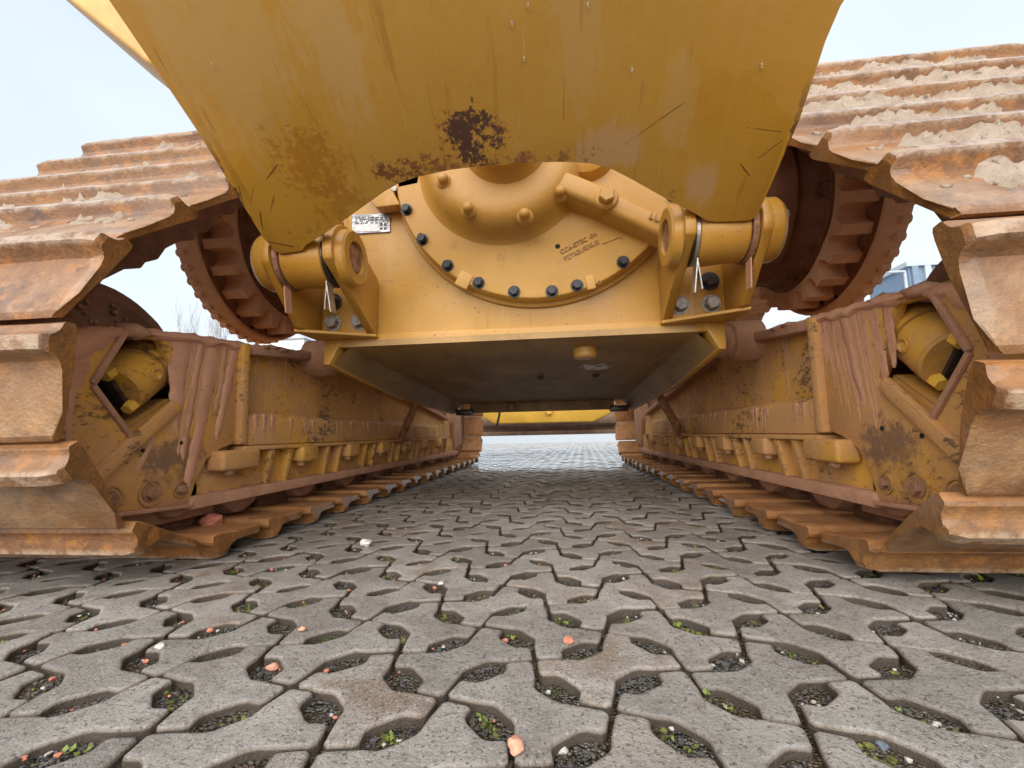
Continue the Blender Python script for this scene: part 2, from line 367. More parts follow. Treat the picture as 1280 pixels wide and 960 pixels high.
def mk_tip():
    m = Mat('worn_grouser_steel', .42, .25, rnd=True)
    b = m.noise(18, 8, .7); c = m.mix(m.step(b, .38, .62), (.56, .46, .41), (.30, .14, .06))
    m.color(c); m.bump(m.noise(60, 6), .4, .004); return m.m
M_tip = mk_tip()
def mk_shoe_in():
    m = Mat('rusty_track_shoe_back', .7, rnd=True)
    a = m.noise(9, 7, .68); c = m.mix(m.step(a, .35, .68), (.28, .118, .034), (.44, .215, .085))
    c = m.mix(m.math('MULTIPLY', m.step(m.noise(22, 8, .7), .55, .68), .7), c, (.13, .055, .028))
    m.color(c); m.bump(m.noise(50, 7, .65), .5, .005); return m.m
M_shoe_in = mk_shoe_in()
M_bolt_black = simple('black_oxide_bolt', (.018, .02, .026), .35, .4, .3, 40, .1)
M_bolt_grey = simple('weathered_grey_bolt', (.30, .27, .24), .5, .5, .35, 60, .4)
M_bolt_dark = simple('dark_bolt', (.06, .05, .045), .5, .3, .3, 60, .3)
M_bolt_mud = mk_mud('muddy_bolt', (.22, .11, .06), (.36, .20, .11), .7, 40, .003)
M_steel = simple('bright_shim_steel', (.42, .38, .34), .4, .8, .2, 60, .3)
M_steel_dark = simple('greasy_dark_steel', (.07, .05, .04), .35, .6, .4, 40, .2)
M_rusty = simple('rusted_steel', (.26, .12, .06), .7, .1, .5, 45, .6)
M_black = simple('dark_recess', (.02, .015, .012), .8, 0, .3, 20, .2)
M_hole = simple('dark_hole', (.012, .009, .008), .9, 0, .2, 20, .0)
M_yel = simple('bright_yellow_paint', (.72, .42, .06), .45, 0, .12, 6, .15)
M_tank = simple('pale_yellow_paint', (.66, .37, .10), .5, 0, .15, 5, .15)  # one even pale yellow for the side tank
M_blade = mk_mud('dirty_blade_steel', (.15, .09, .055), (.27, .17, .11), .6, 10, .01)
M_text = simple('dark_cast_letter', (.32, .15, .03), .6, 0, .2, 30, .2)  # letters and cast marks, a darker tone than the cover
def mk_label():
    m = Mat('worn_aluminium_plate', .4, .3)
    c = m.mix(m.step(m.noise(60, 6, .7, stretch=(.4, 1, 1.6)), .42, .6), (.20, .21, .23), (.62, .64, .68))
    m.color(c); m.bump(m.noise(90, 4), .3, .001); return m.m
M_label = mk_label()
M_label2 = simple('pale_label_field', (.66, .66, .66), .5, 0, .18, 70, .2)

# ground
def mk_paver():
    m = Mat('grey_concrete_paver', .62, rnd=True)
    a = m.noise(9, 6, .6); sp = m.noise(220, 3, .6); sp2 = m.noise(330, 2, .5, off=(3, 3, 3))
    c = m.mix(m.step(a, .3, .7), (.29, .27, .245), (.42, .395, .365))
    damp = m.step(m.noise(3.5, 6, .65, off=(5, 5, 5)), .50, .70); c = m.mix(m.math('MULTIPLY', damp, .4), c, (.15, .135, .118))
    tint = m.math('MULTIPLY', m.step(m.rand, .74, .95), m.step(m.noise(14, 6, .65), .42, .62))
    c = m.mix(m.math('MULTIPLY', tint, .75), c, (.22, .15, .095))
    st = m.step(m.noise(16, 7, .7, off=(9, 2, 4)), .62, .72); c = m.mix(m.math('MULTIPLY', st, .5), c, (.20, .15, .10))
    mott = m.noise(60, 6, .75, off=(1, 4, 2)); c = m.mix(m.math('MULTIPLY', m.step(mott, .48, .66), .45), c, (.15, .135, .12))
    c = m.mix(m.math('MULTIPLY', m.step(sp, .57, .63), .75), c, (.085, .078, .07))
    c = m.mix(m.math('MULTIPLY', m.step(sp2, .62, .67), .7), c, (.52, .48, .43))
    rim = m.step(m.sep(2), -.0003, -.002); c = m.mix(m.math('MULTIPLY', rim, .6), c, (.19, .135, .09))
    side = m.step(m.sep(2), -.0022, -.0044); c = m.mix(m.math('MULTIPLY', side, .9), c, (.062, .045, .03)); br = m.math('ADD', .80, m.math('MULTIPLY', m.rand, .35)); vm = m.n.new('ShaderNodeMix'); vm.data_type = 'RGBA'; vm.blend_type = 'MULTIPLY'; vm.inputs[0].default_value = 1; m.l.new(c, vm.inputs[6]); cb = m.n.new('ShaderNodeCombineColor'); [m.l.new(br, cb.inputs[i]) for i in range(3)]; m.l.new(cb.outputs[0], vm.inputs[7]); c = vm.outputs[2]  # side: dark joint dirt, with the shade in the holes put into the colour
    m.color(c)
    wet = m.step(m.noise(5, 4, .6, off=(1, 8, 3)), .35, .65); m.set('Roughness', m.math('ADD', .30, m.math('MULTIPLY', wet, .3)))
    m.bump(m.math('ADD', m.math('MULTIPLY', m.noise(230, 5, .75), 1), m.math('MULTIPLY', m.noise(40, 6, .7), 1.1)), .9, .0045)
    return m.m
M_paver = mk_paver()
def mk_far():
    m = Mat('wet_grey_paving', .3)
    c = m.mix(m.step(m.noise(3, 6), .3, .7), (.21, .20, .185), (.31, .30, .28)); m.color(c); m.set('Roughness', m.math('ADD', .08, m.math('MULTIPLY', m.noise(1.5, 4), .2)))
    m.bump(m.noise(14, 3), .08, .006); return m.m
M_far = mk_far()
def mk_gravel():
    m = Mat('dark_wet_grit', .35)
    v = m.n.new('ShaderNodeTexVoronoi'); m.l.new(m.co, v.inputs['Vector']); v.inputs['Scale'].default_value = 260
    bw = m.n.new('ShaderNodeRGBToBW'); m.l.new(v.outputs['Color'], bw.inputs[0])
    c = m.mix(m.step(bw.outputs[0], .25, .85), (.016, .014, .012), (.14, .128, .11))
    c = m.mix(m.math('MULTIPLY', m.step(m.noise(9, 6, .65), .44, .56), .8), c, (.07, .05, .022))
    c = m.mix(m.math('MULTIPLY', m.step(m.noise(13, 6, .65, off=(2, 2, 2)), .60, .68), .8), c, (.12, .055, .022))
    c = m.mix(m.math('MULTIPLY', m.step(m.noise(11, 6, .65, off=(6, 1, 2)), .60, .66), .8), c, (.06, .075, .012))
    m.color(c); m.bump(v.outputs['Distance'], .9, .006).invert = True; return m.m
M_gravel = mk_gravel()
M_stone_dark = simple('dark_basalt_grit', (.075, .070, .066), .6, 0, .5, 60, .4, rnd=True)
M_stone_pale = simple('pale_grit', (.46, .43, .38), .65, 0, .3, 80, .4, rnd=True)
M_stone_red = simple('red_brick_chip', (.58, .21, .13), .8, 0, .25, 90, .6, rnd=True)
M_stone_pink = simple('pale_pink_brick_chip', (.66, .33, .22), .8, 0, .25, 90, .6, rnd=True)
M_stone_blue = simple('blue_grey_pebble', (.12, .14, .18), .5, 0, .3, 60, .4)
M_stone_white = simple('white_pebble', (.62, .60, .55), .6, 0, .2, 60, .4)
M_leaf = simple('small_green_leaf', (.15, .19, .028), .55, 0, .5, 40, .1, rnd=True)
M_moss = simple('yellow_green_moss', (.13, .14, .03), .8, 0, .5, 60, .4)
M_clod = mk_mud('dry_sandy_mud', (.34, .255, .19), (.48, .385, .30), .9, 40, .014, .06)

# ------------------------------------------------------------------ ground: paving
LAT = .1832; HL = LAT/2; ROT = R(-2.85); ORG = Vector((.179, .498))
pave = link('paving', bpy.data.meshes.new('paving'), None)
def plane_mesh(x0, x1, y0, y1, z, nx=1, ny=1, zf=None):
    xs = np.linspace(x0, x1, nx+1); ys = np.linspace(y0, y1, ny+1)
    v = [(x, y, z+(zf(x, y) if zf else 0)) for y in ys for x in xs]
    f = [(j*(nx+1)+i, j*(nx+1)+i+1, (j+1)*(nx+1)+i+1, (j+1)*(nx+1)+i) for j in range(ny) for i in range(nx)]
    return v, f
bedz = lambda x, y: .005*mnoise.noise((x*9, y*9, 0))+.004*mnoise.noise((x*60, y*60, 3))
bpy.data.objects.remove(pave)
b = MB(); b.add(*plane_mesh(-2.2, 2.4, .1, 3.1, -.0115, 230, 150, bedz)); 
PX0, PX1, PY0, PY1 = -7.0, 7.0, -.6, 13.0
pave = b.build('paving', M_gravel); tag(pave, 'dark grit bed under interlocking grey concrete paving stones', 'paving', kind='structure')
b = MB(); b.add(*plane_mesh(-900, 900, -300, 1500, -.045)); tag(b.build('ground', M_gravel), 'flat ground of the machine yard', 'ground', kind='structure')
b = MB()
for q in ((-600, 600, PY1+.02, 1200), (-600, PX0-.02, -200, PY1+.02), (PX1+.02, 600, -200, PY1+.02)): b.add(*plane_mesh(*q, -.006))
tag(b.build('yard', M_far), 'wet grey paving of the yard running to the horizon', 'yard', kind='structure')

h = HL
E1 = [(0, 0), (.0075, .039), (.009, .058), (.033, .083), (.053, .0845)]       # one side of a joint with its drain hole
E2 = [(0, 0), (.0075, .039), (.031, .036), (.057, .061), (.053, .0845)]       # the other side
def rot(p, k):
    for _ in range(k % 4): p = (p[1], -p[0])
    return p
def stone_outline():
    k = h/.092; A1 = (0, -h); A2 = (0, h); out = []
    sc = lambda q: [(x*k, y*k) for x, y in q]
    out += [(A1[0]+p[0], A1[1]+p[1]) for p in sc(E1)]                                    # bottom corner -> right corner
    out += [(h, 0)]+[(A2[0]+rot(p, 1)[0], A2[1]+rot(p, 1)[1]) for p in reversed(sc(E2)[1:])]   # right corner -> top
    out += [(A2[0]+rot(p, 2)[0], A2[1]+rot(p, 2)[1]) for p in sc(E1)]                    # top -> left
    out += [(-h, 0)]+[(A1[0]+rot(p, 3)[0], A1[1]+rot(p, 3)[1]) for p in reversed(sc(E2)[1:])]
    return out
def inset(poly, d):
    n = len(poly); o = []
    for i in range(n):
        p0, p1, p2 = Vector(poly[i-1]), Vector(poly[i]), Vector(poly[(i+1) % n])
        a = (p1-p0).normalized(); c = (p2-p1).normalized()
        na, nc = Vector((-a.y, a.x)), Vector((-c.y, c.x)); m = (na+nc)
        m = m/max(.35, m.dot(na)) if m.length > 1e-6 else na
        o.append(tuple(p1+m*d))
    return o
def chaikin(p, q=.25):
    o = []
    for i in range(len(p)):
        a, c = Vector(p[i]), Vector(p[(i+1) % len(p)]); o += [tuple(a.lerp(c, q)), tuple(a.lerp(c, 1-q))]
    return o
OUT = stone_outline()
def paver_geo(detail, seed):
    base = inset(OUT, .0026)
    if detail: base = chaikin(base, .15)
    rings = [(base, -.05), (base, -.0042)] + ([(inset(base, .0007), -.0018), (inset(base, .0026), -.0004), (inset(base, .0052), 0), (inset(base, .0075), 0)] if detail else [(inset(base, .0028), -.0008)])
    rnd = random.Random(seed); v = []; f = []; n = len(base)
    for pts, z in rings:
        for p in pts:
            j = .0011 if detail else 0
            v.append((p[0]+j*(mnoise.noise((p[0]*70, p[1]*70, seed*7.))), p[1]+j*mnoise.noise((p[0]*70, p[1]*70, seed*7.+3)), z+(j*.8*mnoise.noise((p[0]*50, p[1]*50, seed)) if z > -.04 else 0)))
    for k in range(len(rings)-1):
        for i in range(n): f.append((k*n+i, k*n+(i+1) % n, (k+1)*n+(i+1) % n, (k+1)*n+i))
    f.append(tuple((len(rings)-1)*n+i for i in range(n)))
    return v, f
pm = []
for sd_ in range(5):
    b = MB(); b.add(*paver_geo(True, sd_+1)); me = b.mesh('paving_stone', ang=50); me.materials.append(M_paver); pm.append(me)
ca, sa = math.cos(ROT), math.sin(ROT)
def lat(x, y): return (ORG.x+ca*x-sa*y, ORG.y+sa*x+ca*y)
stones = []; holes = []
nI = 60
for i in range(-nI, nI):
    for j in range(-10, 80):
        for t in (0, 1):
            x, y = lat(i*LAT+(h if t else 0), j*LAT+(0 if t else h))
            if PX0 < x < PX1 and PY0 < y < PY1: stones.append((x, y, t))
        for k in range(4):
            p = rot((.0315*h/.092, .0605*h/.092), k); d_ = rot((1, 1), k)
            x, y = lat(i*LAT+p[0], j*LAT+p[1])
            if PX0 < x < PX1 and .1 < y < 3: holes.append((x, y, math.atan2(d_[1], d_[0])+ROT))
def seen(x, y, mrg=110):
    q = to_px((x, y, 0)); return q and -mrg < q[0] < 1280+mrg and 520 < q[1] < 960+mrg
def under(x, y): return abs(x) > .78 and 1.08 < y < 4.4
order = sorted(stones, key=lambda s: (0 if seen(s[0], s[1]) and not under(s[0], s[1]) else 1, math.hypot(s[0]-CAM.x, s[1])))
near, rest = order[:296], order[296:]
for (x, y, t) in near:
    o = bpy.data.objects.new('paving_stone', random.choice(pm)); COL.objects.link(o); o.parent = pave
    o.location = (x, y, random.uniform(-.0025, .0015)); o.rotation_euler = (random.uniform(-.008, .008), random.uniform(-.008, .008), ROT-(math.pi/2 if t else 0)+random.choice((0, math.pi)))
gv, gf = paver_geo(False, 1); gv = np.array(gv); n_ = len(gv)
V = []; Fc = []
for idx, (x, y, t) in enumerate(rest):
    a = ROT-(math.pi/2 if t else 0); c_, s_ = math.cos(a), math.sin(a)
    q = np.empty_like(gv); q[:, 0] = x+c_*gv[:, 0]-s_*gv[:, 1]; q[:, 1] = y+s_*gv[:, 0]+c_*gv[:, 1]; q[:, 2] = gv[:, 2]+random.uniform(-.004, .002)
    V.append(q); Fc += [tuple(k+idx*n_ for k in f) for f in gf]
me = bpy.data.meshes.new('paving_stones'); me.from_pydata(np.concatenate(V).tolist(), [], Fc); me.update()
def mk_paver_far():
    m = Mat('grey_concrete_paver_far', .5, spec=.85)
    sp = m.noise(200, 3, .6)
    c = m.mix(m.step(m.noise(7, 6, .65), .3, .7), (.25, .228, .20), (.35, .325, .29))
    c = m.mix(m.math('MULTIPLY', m.step(m.noise(3.2, 6, .65, off=(3, 3, 0)), .55, .66), .6), c, (.20, .145, .10))
    c = m.mix(m.math('MULTIPLY', m.step(sp, .62, .68), .6), c, (.09, .08, .07))
    rim = m.step(m.sep(2), -.002, -.007); c = m.mix(m.math('MULTIPLY', rim, .8), c, (.09, .068, .05))
    m.color(c); far = m.step(m.sep(1), 1.8, 4.2)
    m.set('Roughness', m.math('SUBTRACT', .56, m.math('MULTIPLY', far, .46)))
    m.bump(m.math('MULTIPLY', m.noise(140, 5, .7), m.math('SUBTRACT', 1., far)), .3, .002); return m.m
tag(link('paving_stones', me, mk_paver_far(), pave), kind='stuff')

# grit, moss and small weeds in the drain holes (uncountable)
ICO = bmesh.new(); bmesh.ops.create_icosphere(ICO, subdivisions=1, radius=1); ICO_V = np.array([v.co[:] for v in ICO.verts]); ICO_F = [tuple(v.index for v in f.verts) for f in ICO.faces]; ICO.free()
def grit(name, cnt, rmin, rmax, mat, pick, ymax, seed, label, cat, z0=-.0105):
    rg = np.random.RandomState(seed); hs = [q for q in holes if q[1] < ymax and seen(q[0], q[1], 30) and not under(q[0], q[1])]
    Vs = []; Fs = []; k = 0
    for _ in range(cnt):
        hx, hy, ha = hs[int(rg.randint(len(hs)))] if pick is None else pick(rg, hs)
        u, v_ = rg.uniform(-.030, .030), rg.uniform(-.011, .011)
        x = hx+math.cos(ha)*u-math.sin(ha)*v_; y = hy+math.sin(ha)*u+math.cos(ha)*v_
        r = rg.uniform(rmin, rmax)
        q = ICO_V*(1+.3*rg.randn(len(ICO_V), 1)*.6)*np.array([1, rg.uniform(.6, 1), rg.uniform(.45, .8)])*r
        a = rg.uniform(0, 6.3); q = q@np.array([[math.cos(a), -math.sin(a), 0], [math.sin(a), math.cos(a), 0], [0, 0, 1]])
        Vs.append(q+np.array([x, y, z0+bedz(x, y)+r*.3])); Fs += [tuple(t+k for t in f) for f in ICO_F]; k += len(ICO_V)
    me = bpy.data.meshes.new(name); me.from_pydata(np.concatenate(Vs).tolist(), [], Fs); me.update()
    tag(link(name, me, mat), label, cat, kind='stuff')
grit('grit', 8000, .0010, .0033, M_stone_dark, None, 1.9, 1, 'dark wet grit filling the drain holes of the paving', 'grit')
grit('pale_grit', 320, .0014, .0036, M_stone_pale, None, 1.7, 2, 'scattered pale grit in the drain holes of the paving', 'grit', -.009)
grit('moss', 1300, .002, .005, M_moss, lambda rg, hs: hs[(int(rg.randint(len(hs)))//3*3) % len(hs)], 1.8, 3, 'dull green moss in some of the drain holes', 'moss', -.0125)
grit('brick_crumbs', 70, .002, .005, M_stone_red, lambda rg, hs: [q for q in hs if q[0] < .1][int(rg.randint(len([q for q in hs if q[0] < .1])))], 1.1, 4, 'red brick crumbs in the drain holes on the left', 'crumbs', -.008)
b = MB(); rg = random.Random(5)
for (x, y, a) in [q for q in holes if q[1] < 1.5 and seen(q[0], q[1], 20) and not under(q[0], q[1])]:
    pr = .46 if x > .12 else .20
    if rg.random() > pr: continue
    for cl in range(rg.randint(1, 3)):
        u = rg.uniform(-.026, .026); cx, cy = x+math.cos(a)*u, y+math.sin(a)*u; sz = rg.uniform(.4, .95)
        for k in range(rg.randint(5, 11)):
            th = rg.uniform(0, 6.28); ln = rg.uniform(.005, .011)*sz; tilt = rg.uniform(.2, 1.1); base = Vector((cx+rg.uniform(-.004, .004), cy+rg.uniform(-.004, .004), -.012+rg.uniform(0, .008)*sz))
            d = Vector((math.cos(th)*math.cos(tilt), math.sin(th)*math.cos(tilt), math.sin(tilt))); sdv = Vector((-math.sin(th), math.cos(th), 0))*ln*.38
            b.add([base, base+d*ln*.5+sdv, base+d*ln, base+d*ln*.5-sdv], [(0, 1, 2, 3)])
tag(b.build('weeds', M_leaf), 'tiny green weeds sprouting from the drain holes of the paving', 'weeds', kind='stuff')
def pebble(name, p, r, mat, label, cat, seed, flat=.55):
    bm = bmesh.new(); bmesh.ops.create_icosphere(bm, subdivisions=3, radius=1)
    rg = random.Random(seed); st = (1, rg.uniform(.7, .95), flat)
    for v in bm.verts:
        k = 1+.42*mnoise.noise(v.co*1.3+Vector((seed*3.1, 0, 0)))+.16*mnoise.noise(v.co*4+Vector((0, seed, 0))); v.co = Vector((v.co.x*st[0], v.co.y*st[1], v.co.z*st[2]))*k*r
    zmin = min(v.co.z for v in bm.verts)
    for f in bm.faces: f.smooth = True
    me = bpy.data.meshes.new(name); bm.to_mesh(me); bm.free()
    o = link(name, me, mat); o.location = (p.x, p.y, p.z-zmin-.0008); o.rotation_euler = (0, 0, rg.uniform(0, 6)); tag(o, label, cat); return o
for (u, v, z, px, mat, nm, lb, sd_) in (
    (645, 938, 0, 13, M_stone_pink, 'brick_chip', 'largest pale pink brick chip lying on a paving stone at the front', 1),
    (711, 803, 0, 6.5, M_stone_red, 'brick_chip', 'salmon red brick chip at the edge of a paving stone, alone in the middle', 2),
    (336, 826, -.016, 7, M_stone_red, 'brick_chip', 'dark red brick chip lying uppermost in a drain hole with two others', 3),
    (341, 839, -.016, 8, M_stone_pink, 'brick_chip', 'larger flat brick chip lying lowest in a drain hole with two others', 4),
    (353, 838, -.016, 4.5, M_stone_red, 'brick_chip', 'smallest brick chip lying right of two others in a drain hole', 5),
    (426, 790, -.012, 7, M_stone_blue, 'pebble', 'round blue grey pebble lying in a drain hole', 6),
    (502, 786, -.014, 6, M_stone_pink, 'brick_chip', 'pink brick chip in a drain hole behind the blue grey pebble', 7),
    (200, 812, -.006, 7, M_stone_white, 'pebble', 'pale grey pebble in a drain hole near the left track', 8),
    (551, 731, 0, 4, M_stone_white, 'pebble', 'small white pebble standing on the paving in the middle', 9),
    (457, 684, 0, 8, M_stone_white, 'stone_flake', 'flat whitish stone flake on the paving beside the left track', 10),
    (1094, 777, -.012, 7, M_stone_white, 'pebble', 'white pebble in a drain hole below the right track', 11),
    (378, 788, 0, 4.5, M_stone_pink, 'brick_chip', 'little pink brick chip beside a drain hole left of the blue grey pebble', 12),
    (1103, 935, -.012, 9, M_stone_blue, 'pebble', 'flat grey stone wedged in a drain hole at the lower right', 13),
    (704, 942, -.014, 7, M_stone_white, 'pebble', 'pale pebble in the drain hole right of the largest brick chip', 14)):
    p = at_z(u, v, z); d = (p-CAM).dot(fw); pebble(nm, p, px*d/F_PX, mat, lb, 'stone', sd_)

# ------------------------------------------------------------------ the bulldozer
dozer = bpy.data.objects.new('bulldozer', None); COL.objects.link(dozer)
tag(dozer, 'yellow crawler bulldozer with rusty muddy tracks, seen low from behind', 'bulldozer')

# ---- rear gear case
b = MB()
prof = [(-.63, .60), (-.63, 1.30), (-.50, 1.58), (.50, 1.58), (.63, 1.30), (.63, .60)]
b.prism(prof, XZ, 1.36, 2.6)
case = b.build('gear_case', M_case, dozer, .012, 3)
b = MB(); b.box((-.594, 1.355, .87), (.022, .02, .36)); b.build('weld_rib', M_case, case, .006)
# belly: lip, sloping bottom plate and bevelled side rails
st = [(1.350, .522, .578), (1.95, .463, .548), (3.05, .428, .50)]
for s in (-1, 1):
    b = MB()
    for k in range(2):
        (ya, za, pa), (yb, zb, pb) = st[k], st[k+1]
        b.hexa([(s*.632, ya, za), (s*.612, ya, za), (s*.612, yb, zb), (s*.632, yb, zb), (s*.632, ya, .62), (s*.56, ya, .62), (s*.56, yb, .62), (s*.632, yb, .62)])
    b.build('belly_rail', M_case, dozer, .004)
b = MB()
for s in (-1, 1):
    for k in range(2):
        (ya, za, pa), (yb, zb, pb) = st[k], st[k+1]
        ya += .02 if k == 0 else 0
        b.add([(s*.610, ya, za+.004), (s*.555, ya, pa), (s*.555, yb, pb), (s*.610, yb, zb+.004)], [(0, 1, 2, 3)])
for k in range(2):
    (ya, za, pa), (yb, zb, pb) = st[k], st[k+1]
    b.hexa([(-.556, ya, pa), (.556, ya, pa), (.556, yb, pb), (-.556, yb, pb), (-.556, ya, pa+.02), (.556, ya, pa+.02), (.556, yb, pb+.02), (-.556, yb, pb+.02)])
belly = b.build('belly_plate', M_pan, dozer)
b = MB(); b.box((0, 1.366, .598), (1.262, .03, .040)); b.build('case_lip', M_case, dozer, .004)
b = MB(); b.cyl((.225, 1.50, .575), (.225, 1.50, .535), .040, 24, bev=.006); b.build('drain_boss', M_case, belly)
for (x, y) in ((.05, 2.02), (.30, 2.02)):
    b = MB(); b.hexbolt((x, y, .545), (0, 0, -1), .014, .012); b.build('belly_bolt', M_bolt_dark, belly)
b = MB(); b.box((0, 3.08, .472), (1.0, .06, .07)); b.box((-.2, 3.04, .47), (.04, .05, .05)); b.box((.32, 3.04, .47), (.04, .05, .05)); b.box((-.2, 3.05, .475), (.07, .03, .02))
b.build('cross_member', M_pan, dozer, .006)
for s in (-1, 1):
    b = MB(); b.box((s*.53, 3.05, .44), (.12, .12, .04)); b.build('mounting_pad', M_steel_dark, dozer, .008)

# ---- case cover (domed casting)
CC = Vector((.083, 1.352, 1.151)); DN = Vector((0, -1, 0))
b = MB()
b.lathe(CC, DN, [(0, .474), (.006, .472), (.010, .462), (.042, .461), (.050, .456), (.052, .45), (.052, .02)], 96)
cover = b.build('case_cover', M_cast, dozer)
b = MB(); BC = Vector((-.022, 1.352, 1.140))
b.lathe(BC, DN, [(.045, .285), (.054, .270), (.066, .256), (.086, .245), (.105, .232), (.118, .214), (.124, .195), (.124, .17), (.122, .14), (.126, .05)], 80)
b.build('cover_dome', M_cast, cover)
HC = Vector((-.004, 1.352, 1.158)); b = MB()
b.lathe(HC, DN, [(.11, .140), (.124, .132), (.135, .120), (.158, .112), (.178, .108), (.184, .101), (.184, .092), (.190, .090), (.190, .01)], 64)
b.build('cover_hub', M_cast, cover)
for a in (252, 288, 200, 340):
    b = MB(); b.hexbolt(HC+Vector((.072*math.cos(R(a)), -.190, .075*math.sin(R(a)))), DN, .010, .010); b.build('hub_bolt', M_bolt_black, cover)
for (u, v, t) in ((586, 262, .123), (656, 270, .123), (555, 226, .123), (700, 242, .10), (711, 215, .08), (513, 214, .05)):
    p = at_y(u, v, 1.352-t); b = MB(); b.lathe(p+Vector((0, .006, 0)), DN, [(0, .026), (.008, .022), (.012, .0165), (.024, .016), (.030, .012), (.033, .006)], 20); b.build('cover_stud', M_cast, cover)
# lube rib with plug
pa, pb_, pc = [Vector((q.x, 1.352, q.z)) for q in (at_y(690, 221, 1.24), at_y(765, 249, 1.24), at_y(845, 289, 1.25))]
b = MB()
def ridge(b, p, q, w0, w1, h0, h1):
    d = (q-p).normalized(); nrm = Vector((-d.z, 0, d.x))
    o = lambda c, wv, hv: c+nrm*wv+DN*hv
    b.hexa([o(p, -w0, .045), o(p, w0, .045), o(q, w0, .045), o(q, -w0, .045), o(p, -w1, h0), o(p, w1, h0), o(q, w1, h1), o(q, -w1, h1)])
ridge(b, pa, pb_, .050, .030, .118, .110); ridge(b, pb_-Vector((.02, 0, -.008)), pc, .048, .027, .106, .096)
b.build('lube_channel', M_cast, cover, .012, 3)
b = MB(); pp = at_y(758, 246, 1.352-.115); b.lathe(pp+Vector((0, .05, 0)), DN, [(0, .040), (.044, .036), (.050, .031)], 28)
b.lathe(pp+Vector((0, .0, 0)), DN, [(0, .024), (.018, .025), (.022, .021)], 6, ref=(.2, 0, 1)); b.build('lube_plug', M_cast, cover)
b = MB()
b.lathe(Vector((.235, 1.352, 1.15)), DN, [(.05, .10), (.085, .085), (.10, .06), (.10, .02)], 32); b.build('cover_boss', M_cast, cover)
for a in (-161, -146, -130, -115, -100, -85, -75, -55, -41, -22, -5, 10, 172):
    p = CC+Vector((.442*math.cos(R(a)), -.051, .442*math.sin(R(a)))); b = MB(); b.hexbolt(p, DN, .0145, .018); b.build('cover_bolt', M_bolt_black, cover)
for (u, v, sx, sz, ry) in ((580, 350, .045, .05, .5), (738, 353, .028, .045, -.15)):
    p = at_y(u, v, 1.30); b = MB(); b.box((p.x, 1.300, p.z), (sx, .008, sz), Matrix.Rotation(ry, 3, 'Y')); b.build('cover_pad', M_cast, cover, .004)
for (u, v) in ((512.5, 264), (697, 308)): 
    p = at_y(u, v, 1.300); b = MB(); b.lathe(p+Vector((0, .004, 0)), DN, [(0, .008), (.0045, .008)], 12); b.build('cover_hole', M_hole, cover)
for u, v, r_ in ((526, 294, .009), (749, 353, .006)):
    p = at_y(u, v, 1.2995); b = MB(); b.lathe(p, DN, [(0, r_), (.002, r_), (.002, r_*.75), (0, r_*.75)], 16, caps=False); b.build('cover_ring', M_text, cover)
p = at_y(768, 222, 1.335); b = MB(); b.lathe(p+Vector((0, .012, 0)), DN, [(0, .027), (.02, .027), (.02, .020), (.004, .020), (.004, .001)], 24); b.box(p+Vector((0, -.004, 0)), (.042, .005, .006)); b.build('breather_ring', M_bolt_grey, cover)
# cast lettering
def letters(txt, c, size, ang, mat, name, parent, dep=.0016):
    cu = bpy.data.curves.new(name, 'FONT'); cu.body = txt; cu.size = size; cu.extrude = dep; cu.align_x = 'CENTER'; cu.align_y = 'CENTER'; cu.resolution_u = 3
    t = bpy.data.objects.new(name, cu); COL.objects.link(t); bpy.context.view_layer.update()
    me = bpy.data.meshes.new_from_object(t.evaluated_get(bpy.context.evaluated_depsgraph_get())); bpy.data.objects.remove(t)
    o = link(name, me, mat, parent); me.name = name
    o.matrix_world = Matrix.Translation(c) @ Matrix.Rotation(ang, 4, 'Y').inverted() @ Matrix.Rotation(R(90), 4, 'X')
    return o
letters('CC6-ETEC -04', at_y(723, 304, 1.2985), .020, R(25), M_text, 'cast_lettering', cover)
letters('P2TIGURXUE', at_y(727, 313, 1.2985), .020, R(25), M_text, 'cast_lettering', cover)
letters('LUBE', at_y(826, 274, 1.352-.103), .030, R(-26), M_text, 'cast_lettering', cover)
b = MB(); q = [at_y(*t, 1.2995) for t in ((753, 305), (764, 301), (774, 297), (777, 298), (778, 300))]; b.tube(q, .0016, 6); b.build('cast_mark', M_text, cover)
# data plate
b = MB(); q = [at_y(*t, 1.357) for t in ((440.5, 269), (487.5, 267.5), (487.5, 290), (441, 292.5))]
pl = MB(); pl.add([p for p in q]+[p-Vector((0, .003, 0)) for p in q], [(0, 1, 2, 3), (4, 5, 6, 7), (0, 1, 5, 4), (1, 2, 6, 5), (2, 3, 7, 6), (3, 0, 4, 7)]); dp = pl.build('data_plate', M_label, case)
q = [at_y(*t, 1.354) for t in ((442, 281), (474, 280), (474, 289), (442, 290))]
pl = MB(); pl.add([p for p in q]+[p-Vector((0, .0015, 0)) for p in q], [(0, 1, 2, 3), (4, 5, 6, 7), (0, 1, 5, 4), (1, 2, 6, 5), (2, 3, 7, 6), (3, 0, 4, 7)]); pl.build('label_field', M_label2, dp)
pl = MB(); rg = random.Random(3)
for r_ in range(4):
    v = 271.2+r_*2.3; u = 444
    while u < 485:
        wd = rg.uniform(1, 5); a = at_y(u, v, 1.3535); c = at_y(min(u+wd, 486), v+.9, 1.3535); pl.box(((a.x+c.x)/2, 1.3535, (a.z+c.z)/2), (abs(c.x-a.x), .001, abs(c.z-a.z))); u += wd+rg.uniform(.8, 2.5)
for r_ in range(2):
    for k in range(2):
        a = at_y(476.5+k*5, 281+r_*4.5, 1.3535); pl.box((a.x, 1.3535, a.z), (.009, .001, .008))
tag(pl.build('printed_lines', M_bolt_dark, dp), kind='stuff')
